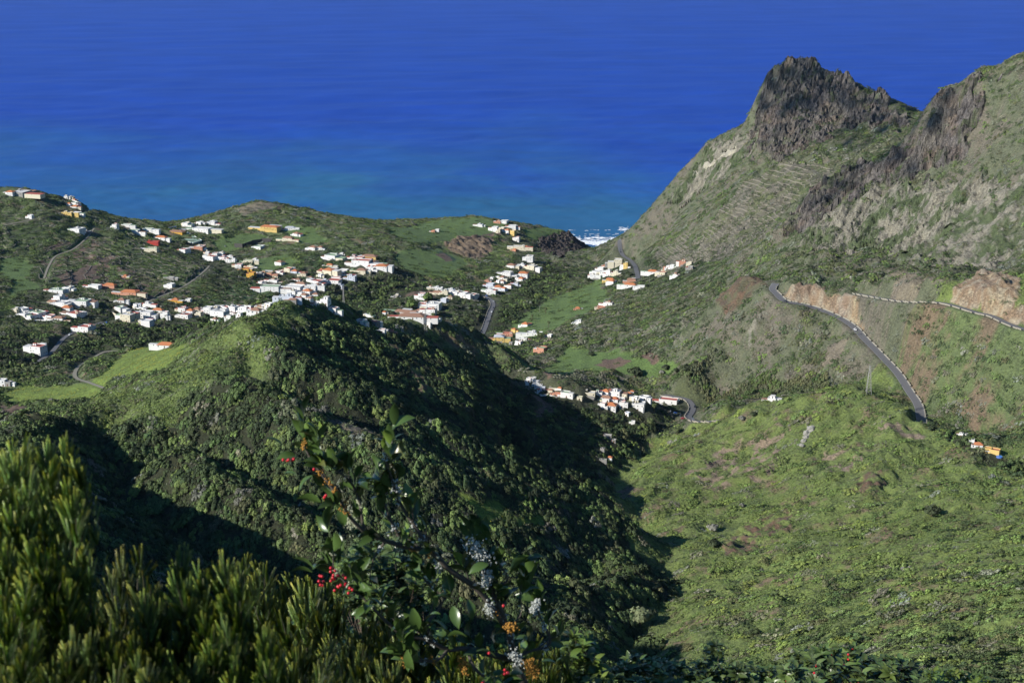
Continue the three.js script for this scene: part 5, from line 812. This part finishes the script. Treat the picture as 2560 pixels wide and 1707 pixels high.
function shrub({ name, label, cat, shape, d0, d1, gap, seed, geos, mat, per, len, tilt, color, depth, stems, group, fork = 0.16, spread = len * 0.62 }) {
  const r = rng(seed), poly = outline(shape), us = poly.map((p) => p[0]), vs = poly.map((p) => p[1]), u0 = Math.min(...us), u1 = Math.max(...us), v0 = Math.min(...vs), v1 = Math.max(...vs), tips = [];
  for (let tries = 0; tries < 30000 && tips.length < 900; tries++) { const u = lerp(u0, u1, r()), v = lerp(v0, v1, r()); if (!inPoly(poly, u, v) || tips.some((t) => Math.hypot(t[0] - u, t[1] - v) < gap)) continue; tips.push([u, v]); if (tips.length > 3 && tries > 20 * tips.length + 4000) break; }
  const pts = tips.map(([u, v]) => { const f = (v - v0) / (v1 - v0); return new THREE.Vector3(...at(u * S, v * S, lerp(d1, d0, clamp(0.25 + 0.6 * f + (r() - 0.5) * 0.5)))); });
  const mid = at((u0 + u1) / 2 * S, v1 * S, (d0 + d1) / 2), gx = mid[0], gz = mid[2], gy = groundAt(gx, gz), root = base(name, [gx, gy, gz]); tag(root, label, cat, group);
  const low = Math.min(...pts.map((p) => p.y)), wood = [], list = [];
  const forks = []; for (let i = 0; i < stems; i++) { const p = pts[Math.floor(r() * pts.length)], a = new THREE.Vector3((r() - 0.5) * 0.3, -0.15, (r() - 0.5) * 0.3), b = new THREE.Vector3(p.x - gx, p.y - gy - fork * 3, p.z - gz), m = a.clone().lerp(b, 0.5).add(new THREE.Vector3((r() - 0.5) * 0.2, 0.05, (r() - 0.5) * 0.2)); wood.push(tube([a, m, b], 0.02, 0.009)); forks.push(b, m); }
  for (const p of pts) {
    const q = p.clone().sub(root.position), lean = new THREE.Vector3((r() - 0.5) * 0.5, 1, (r() - 0.5) * 0.5).normalize(); let near = forks[0], bd = 1e9; for (const f of forks) { const dd = f.distanceTo(q) + (f.y > q.y - fork ? 1 : 0); if (dd < bd) { bd = dd; near = f; } }
    const knee = q.clone().addScaledVector(lean, -fork * (0.8 + r() * 0.6)); wood.push(tube([near.clone(), near.clone().lerp(knee, 0.5).add(new THREE.Vector3(0, -0.04, 0)), knee, q], Math.min(0.0035, len * 0.035), len * 0.012, 4));
    for (let k = 0; k < per; k++) {
      const an = r() * 6.28, rho = k ? Math.sqrt(r()) : 0, off = new THREE.Vector3(Math.cos(an), 0, Math.sin(an)), along = rho * rho * depth * 0.6 + (r() < 0.35 && k ? depth * r() : 0), pos = q.clone().addScaledVector(off, rho * spread).addScaledVector(lean, -along), dir = lean.clone().addScaledVector(off, tilt * rho).add(new THREE.Vector3(r() - 0.5, 0, r() - 0.5).multiplyScalar(0.3)).normalize(), s = len * (0.7 + 0.6 * r());
      const quat = new THREE.Quaternion().setFromUnitVectors(up, dir).multiply(new THREE.Quaternion().setFromAxisAngle(up, r() * 6.28)); pos.addScaledVector(dir, -s * 0.8);
      list.push([new THREE.Matrix4().compose(pos, quat, new THREE.Vector3(s, s, s)), tint(color[Math.floor(r() * color.length)], r, 0.22)]);
    }
  }
  mesh('branch', mergeGeometries(wood), mat === needleMat ? heathBark : bark, root);
  geos.forEach((g, gi) => { const own = list.filter((_, i) => i % geos.length === gi); if (!own.length) return; const im = new THREE.InstancedMesh(g, mat, own.length); im.name = 'foliage'; im.userData.kind = 'stuff'; im.castShadow = im.receiveShadow = true; const c = new Float32Array(own.length * 3); own.forEach(([m, k], i) => { im.setMatrixAt(i, m); c.set(k, i * 3); }); im.instanceColor = new THREE.InstancedBufferAttribute(c, 3); root.add(im); });
  return { root, pts, list };
}
const HEATH = { name: 'tree_heath', cat: 'shrub', geos: SHOOTS, mat: needleMat, tilt: 0.55, group: 'heath shrubs in the foreground', color: [[1, 1, 1], [0.85, 0.95, 0.9], [1.1, 1.05, 0.9], [0.7, 0.8, 0.75]] };
shrub({ ...HEATH, seed: 11, label: 'tall soft-focus heath shrub at the left edge, brightest shoots on top', shape: '-30,1010 30,988 75,1000 120,1003 150,1000 180,1060 187,1135 165,1190 190,1240 182,1300 200,1330 150,1420 60,1440 -30,1420', d0: 3.0, d1: 3.7, color: [[1.15, 1.3, 1], [1, 1.2, 1], [1.3, 1.3, 1]], gap: 29, per: 30, len: 0.055, depth: 0.14, stems: 9 });
shrub({ ...HEATH, seed: 12, label: 'low heath shoots in the bottom left corner', shape: '-30,1390 60,1420 150,1400 250,1420 330,1470 360,1585 -30,1585', d0: 2.8, d1: 3.4, gap: 32, per: 28, len: 0.055, depth: 0.13, stems: 8 });
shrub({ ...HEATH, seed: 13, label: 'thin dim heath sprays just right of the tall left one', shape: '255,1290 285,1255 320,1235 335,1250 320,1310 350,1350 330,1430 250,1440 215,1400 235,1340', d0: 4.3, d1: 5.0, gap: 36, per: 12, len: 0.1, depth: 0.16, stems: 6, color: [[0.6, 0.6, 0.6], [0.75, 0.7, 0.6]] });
shrub({ ...HEATH, seed: 14, label: 'soft-focus heath shrub with two upright crests, left of centre', shape: '330,1360 390,1330 410,1240 430,1232 450,1290 480,1270 520,1258 550,1300 560,1380 600,1440 640,1500 640,1585 330,1585 300,1450', d0: 3.0, d1: 3.6, color: [[0.95, 1.15, 0.95], [1.15, 1.2, 1], [0.85, 1.05, 0.9]], gap: 29, per: 30, len: 0.056, depth: 0.16, stems: 9 });
shrub({ ...HEATH, seed: 15, label: 'sharper heath shrub between the soft crest and the holly', shape: '530,1290 560,1255 600,1280 640,1310 700,1325 770,1335 790,1400 760,1480 650,1490 600,1420 560,1350', d0: 6.0, d1: 7.2, gap: 23, per: 18, len: 0.1, depth: 0.16, stems: 8 });
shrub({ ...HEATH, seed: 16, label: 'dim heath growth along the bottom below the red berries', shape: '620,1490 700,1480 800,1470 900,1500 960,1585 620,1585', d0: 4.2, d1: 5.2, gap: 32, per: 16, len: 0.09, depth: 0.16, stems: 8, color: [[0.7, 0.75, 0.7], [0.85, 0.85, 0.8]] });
shrub({ ...HEATH, seed: 17, label: 'bright heath tuft at the bottom under the lichened holly branch', shape: '1110,1500 1150,1470 1200,1480 1240,1465 1290,1490 1310,1540 1300,1585 1110,1585', d0: 6.0, d1: 6.8, gap: 22, per: 18, len: 0.09, depth: 0.14, stems: 6 });
shrub({ ...HEATH, seed: 18, label: 'heath sprays in the bottom centre behind the holly stem', shape: '800,1440 880,1400 960,1420 1040,1450 1100,1480 1110,1585 820,1585', d0: 6.2, d1: 7.4, gap: 24, per: 16, len: 0.1, depth: 0.16, stems: 8 });
const LEAFY = { cat: 'shrub', geos: ROSETTES, mat: glossMat, tilt: 0.9, group: 'leafy shrubs in the foreground' };
const DARKLEAF = [[0.075, 0.115, 0.034], [0.09, 0.14, 0.038], [0.055, 0.085, 0.028]], BRIGHTLEAF = [[0.11, 0.16, 0.03], [0.085, 0.135, 0.028], [0.06, 0.1, 0.025]];
shrub({ ...LEAFY, name: 'laurel_shrub', seed: 21, label: 'dense small-leaved laurel behind the holly branches', shape: '780,1270 830,1240 900,1230 960,1260 970,1320 950,1400 880,1420 800,1380 770,1320', d0: 7.4, d1: 8.4, gap: 16, per: 3, len: 0.062, depth: 0.1, stems: 8, color: DARKLEAF });
shrub({ ...LEAFY, name: 'laurel_shrub', seed: 22, label: 'dark laurel low in the bottom centre behind the heath', shape: '640,1430 760,1400 820,1440 960,1420 1060,1460 1110,1520 1110,1585 640,1585', d0: 6.6, d1: 7.8, gap: 20, per: 3, len: 0.066, depth: 0.12, stems: 10, color: DARKLEAF });
shrub({ ...LEAFY, name: 'laurel_sapling', seed: 23, label: 'bright green leafy sapling right of the holly at the bottom', shape: '1300,1470 1320,1440 1345,1445 1365,1480 1375,1540 1390,1585 1290,1585 1310,1530', d0: 6.8, d1: 7.4, gap: 17, per: 3, len: 0.07, depth: 0.1, stems: 5, color: BRIGHTLEAF });
shrub({ ...LEAFY, name: 'laurel_shrub', seed: 24, label: 'dark laurel on the bottom edge below the rounded pale tree', shape: '1395,1540 1450,1500 1520,1510 1580,1525 1600,1585 1380,1585', d0: 8.4, d1: 9.4, gap: 13, per: 3, len: 0.066, depth: 0.1, stems: 7, color: DARKLEAF });
shrub({ ...LEAFY, name: 'laurel_shrub', seed: 25, label: 'dark laurel with one tall twig on the bottom edge', shape: '1590,1530 1640,1460 1655,1470 1660,1520 1720,1520 1800,1530 1830,1585 1590,1585', d0: 8.4, d1: 9.6, gap: 13, per: 3, len: 0.066, depth: 0.1, stems: 7, color: DARKLEAF });
const berryShrub = shrub({ ...LEAFY, name: 'berry_shrub', seed: 26, label: 'dark glossy shrub dotted with red berries, bottom right', shape: '1800,1530 1850,1490 1900,1478 1960,1480 2000,1500 2060,1505 2110,1520 2120,1585 1800,1585', d0: 8.0, d1: 9.2, gap: 12, per: 3, len: 0.072, depth: 0.1, stems: 9, color: DARKLEAF });
shrub({ ...LEAFY, name: 'laurel_shrub', seed: 27, label: 'yellow-green shrub at the bottom beside the berry shrub', shape: '2115,1560 2150,1530 2200,1535 2250,1545 2290,1560 2300,1585 2115,1585', d0: 9.0, d1: 10, gap: 12, per: 3, len: 0.06, depth: 0.1, stems: 6, color: BRIGHTLEAF });
// red berries of the berry shrub
const berryMat = new THREE.MeshPhysicalMaterial({ color: lin(0.48, 0.012, 0.02), roughness: 0.28, clearcoat: 0.5 }), berryGeo = new THREE.SphereGeometry(0.0065, 10, 8), bigBerry = new THREE.SphereGeometry(0.008, 10, 8);
{ const r = rng(77); for (let i = 0; i < 46; i++) { const p = berryShrub.pts[Math.floor(r() * berryShrub.pts.length)].clone().sub(berryShrub.root.position); const m = mesh('berry', bigBerry, berryMat, berryShrub.root); m.position.copy(p).add(new THREE.Vector3((r() - 0.5) * 0.04, -0.01 - r() * 0.05, 0.02 + (r() - 0.5) * 0.05)); } }
// ---------- holly with lichened branches ----------
{
  const r = rng(1234), hp = (u, v, d) => new THREE.Vector3(...at((551 + 0.385 * u) * S, (965 + 0.385 * v) * S, d));
  const foot = hp(1750, 1700, 6.1), g0 = groundAt(foot.x, foot.z), root = base('holly', [foot.x, g0, foot.z]); tag(root, 'holly with glossy leaves, red berries and white lichen crusts in the centre foreground', 'holly');
  const rel = (p) => p.clone().sub(root.position);
  const BR = [   // branch lines on the close-up print: u, v, distance; radius at both ends
    ['1760,1700,6.1 1640,1430,6 1600,1250,5.95 1500,1010,5.9 1450,880,5.9 1400,740,5.9', 0.02, 0.008, 'w'],
    ['1640,1430,6 1500,1400,5.9 1350,1360,5.85 1240,1370,5.8 1120,1310,5.75 980,1280,5.7 870,1200,5.65 760,1085,5.6 690,1020,5.6', 0.014, 0.005, ''],
    ['1600,1250,5.95 1420,1010,5.85 1260,900,5.8 1130,780,5.75 1000,760,5.7 870,720,5.65 740,660,5.6 650,570,5.55 600,480,5.5 510,350,5.5 440,260,5.5 380,150,5.5', 0.015, 0.005, 'o'],
    ['1130,780,5.75 1080,690,5.7 1000,570,5.7 945,480,5.7 915,380,5.7 885,290,5.65 855,170,5.6', 0.011, 0.003, 'w'],
    ['945,690,5.7 900,600,5.7 870,520,5.7 845,430,5.7', 0.008, 0.003, 'w'],
    ['740,660,5.6 720,540,5.6 700,440,5.6 640,350,5.55 560,290,5.5 500,230,5.5', 0.007, 0.003, ''],
    ['1640,1430,6 1720,1380,6.05 1850,1340,6.1 1820,1230,6.1 1780,1150,6.1 1760,1090,6.1', 0.009, 0.004, 'w'],
    ['1120,1310,5.75 1130,1200,5.75 1200,1100,5.8 1150,1000,5.8 1080,930,5.8 1050,880,5.8', 0.008, 0.003, ''],
    ['1500,1010,5.9 1600,950,5.9 1560,880,5.9 1530,830,5.9', 0.007, 0.003, ''],
    ['1240,1370,5.8 1180,1430,5.7 1060,1440,5.65 980,1420,5.6 960,1350,5.6', 0.008, 0.004, 'o'],
    ['1600,1250,5.95 1680,1150,5.95 1670,1040,5.95 1680,980,5.95', 0.006, 0.002, ''],
    ['690,1020,5.6 620,960,5.6 560,880,5.6 555,800,5.6', 0.005, 0.002, ''],
    ['1350,1360,5.85 1400,1480,5.8 1500,1560,5.8', 0.008, 0.006, 'o'],
    ['870,720,5.65 800,820,5.65 780,900,5.65 770,980,5.65', 0.006, 0.002, ''],
  ];
  const leafGeos = [bladeGeometry(0.23, 0.3, 0.1, 5), bladeGeometry(0.26, 0.45, 0.16, 5), bladeGeometry(0.2, 0.2, 0.22, 5)];
  const leafMats = [[0.045, 0.08, 0.022], [0.06, 0.105, 0.025], [0.036, 0.062, 0.02], [0.13, 0.2, 0.035], [0.1, 0.11, 0.03]].map((c) => new THREE.MeshPhysicalMaterial({ color: lin(...c), roughness: 0.3, side: THREE.DoubleSide, transmission: 0.12, thickness: 0 }));
  const flake = new THREE.IcosahedronGeometry(0.0042, 0), whiteLichen = new THREE.MeshStandardMaterial({ color: lin(0.4, 0.42, 0.39), roughness: 1 }), orangeLichen = new THREE.MeshStandardMaterial({ color: lin(0.34, 0.17, 0.03), roughness: 1 }), greenLichen = new THREE.MeshStandardMaterial({ color: lin(0.34, 0.36, 0.24), roughness: 1 });
  let leaves = 0; const extra = [], crusts = { w: [], o: [], g: [] };
  const leaf = (p, dir, s, bright) => { const m = leaves++ < 292 ? mesh('leaf', leafGeos[leaves % 3], leafMats[bright ? 3 : r() < 0.08 ? 4 : leaves % 3], root) : new THREE.Object3D(); m.position.copy(p); m.quaternion.setFromUnitVectors(new THREE.Vector3(0, 0, 1), dir.clone().normalize()).multiply(new THREE.Quaternion().setFromAxisAngle(new THREE.Vector3(0, 0, 1), (r() - 0.5) * 2.4)); m.scale.setScalar(s); if (!m.isMesh) { m.updateMatrix(); extra.push(m.matrix.clone()); } };
  const clump = (list, p, n, spread) => { const ax = new THREE.Vector3(r() - 0.5, r() + 0.2, r() - 0.5).normalize(); for (let i = 0; i < n * 3; i++) { const v = new THREE.Vector3(r() + r() + r() - 1.5, r() + r() + r() - 1.5, r() + r() + r() - 1.5).multiplyScalar(spread * 0.42); v.addScaledVector(ax, (r() - 0.5) * spread * 1.1); list.push([p.clone().add(v), 0.45 + r() * 0.9]); } };
  for (const [txt, r0, r1, kind] of BR) {
    const pts = txt.split(' ').map((t) => rel(hp(...t.split(',').map(Number)))), b = mesh('branch', tube(pts, r0, r1, 6), darkBark, root), curve = new THREE.CatmullRomCurve3(pts), L = curve.getLength(), n = Math.ceil(L / 0.045);
    for (let i = 1; i <= n; i++) {
      const t = i / n, p = curve.getPointAt(t), tan = curve.getTangentAt(t), end = i > n - 4;
      if (r() < (end ? 1 : 0.55)) { const twig = tan.clone().multiplyScalar(0.8).add(new THREE.Vector3(r() - 0.5, r() * 0.7, r() - 0.5)).normalize(), tl = 0.05 + r() * 0.09, q = p.clone().addScaledVector(twig, tl); if (!end) { mesh('twig', tube([p, p.clone().lerp(q, 0.5).add(new THREE.Vector3(0, 0.008, 0)), q], 0.0035, 0.002, 4), darkBark, root); } const m = 3 + Math.floor(r() * 3); for (let k = 0; k < m; k++) leaf(q.clone().addScaledVector(twig, -k * 0.012), twig.clone().multiplyScalar(0.7).add(new THREE.Vector3(r() - 0.5, r() - 0.35, r() - 0.5).multiplyScalar(1.5)), 0.068 + r() * 0.035, r() < 0.1); }
      if (kind === 'w' && r() < 0.5) clump(crusts.w, p, 9, 0.034); else if (kind === 'o' && r() < 0.22) clump(crusts.o, p, 9, 0.03); else if (r() < 0.16) clump(r() < 0.6 ? crusts.w : crusts.g, p, 6, 0.026);
    }
  }
  for (const [u, v, n, k, sp] of [[1420, 790, 90, 'w', 0.1], [1470, 950, 50, 'w', 0.06], [1765, 1105, 45, 'w', 0.045], [920, 410, 40, 'w', 0.05], [665, 600, 50, 'g', 0.07], [880, 310, 30, 'o', 0.045], [975, 1400, 60, 'o', 0.06], [1740, 1480, 80, 'o', 0.07], [1620, 1240, 45, 'o', 0.05], [1330, 1470, 50, 'o', 0.05], [1650, 1420, 40, 'w', 0.06], [1180, 880, 30, 'w', 0.05], [1490, 1120, 36, 'w', 0.05]]) clump(crusts[k], rel(hp(u, v, k === 'w' ? 5.83 : 5.72)), n, sp);
  for (const [k, nm, mt] of [['w', 'white_lichen', whiteLichen], ['o', 'orange_lichen', orangeLichen], ['g', 'green_lichen', greenLichen]]) { const im = new THREE.InstancedMesh(flake, mt, crusts[k].length); im.name = nm; im.userData.kind = 'stuff'; const q = new THREE.Quaternion(); crusts[k].forEach(([p, s], i) => im.setMatrixAt(i, new THREE.Matrix4().compose(p, q.setFromEuler(new THREE.Euler(i, i * 2, 0)), new THREE.Vector3(s, s * (0.5 + (i % 3) * 0.3), s)))); root.add(im); }
  for (const [u, v, n, sp] of [[285, 245, 8, 62], [525, 440, 4, 36], [505, 487, 1, 4], [545, 890, 4, 40], [500, 950, 7, 60], [590, 955, 8, 55], [575, 1000, 3, 25], [645, 1010, 7, 45], [1570, 1105, 1, 4], [1487, 1390, 1, 4], [1578, 1500, 5, 34], [1460, 1560, 2, 16], [440, 292, 1, 3]]) for (let i = 0; i < n; i++) { const m = mesh('berry', berryGeo, berryMat, root); m.position.copy(rel(hp(u + (r() - 0.5) * sp * 1.5, v + (r() - 0.5) * sp * 1.3, 5.5 + r() * 0.06))); }
  for (const [u, v, du, dv, s] of [[400, 190, -90, -60, 0.09], [330, 210, -110, 20, 0.08], [250, 150, -80, -30, 0.08], [380, 130, 30, -60, 0.07], [470, 200, 60, 40, 0.08], [560, 250, 40, -20, 0.08], [440, 330, -60, 60, 0.085], [330, 320, -70, 10, 0.07], [600, 500, 10, 70, 0.095], [480, 490, -110, -20, 0.1], [690, 340, 40, -60, 0.07], [620, 420, 10, -70, 0.08], [900, 200, 20, -40, 0.07], [560, 780, 5, -110, 0.1], [440, 890, -90, -50, 0.1], [430, 910, -110, -10, 0.09], [1030, 1120, 20, 90, 0.11], [1270, 1110, 20, 80, 0.1], [1170, 1050, 60, 20, 0.085], [1360, 1070, 10, 60, 0.085], [1620, 880, 50, -40, 0.09], [1480, 860, -60, 30, 0.09], [1560, 800, -20, -40, 0.07], [1800, 1440, 90, 20, 0.08], [1890, 1440, 60, -10, 0.08], [1240, 1290, 90, 0, 0.09], [1410, 1380, 90, 20, 0.09], [1000, 1370, 20, 70, 0.1], [1110, 1190, 50, -20, 0.08]]) { const a = rel(hp(u, v, 5.55)), b = rel(hp(u + du, v + dv, 5.5 + r() * 0.1)); leaf(a, b.sub(a).add(new THREE.Vector3(0, 0, 0.012 * (r() - 0.3))), s, r() < 0.25); }
  if (extra.length) { const im = new THREE.InstancedMesh(leafGeos[1], leafMats[1], extra.length); im.name = 'foliage'; im.userData.kind = 'stuff'; extra.forEach((q, k) => im.setMatrixAt(k, q)); root.add(im); console.log('holly leaves', leaves); }
}
vegetate(); growPlants();
renderer.render(scene, camera);
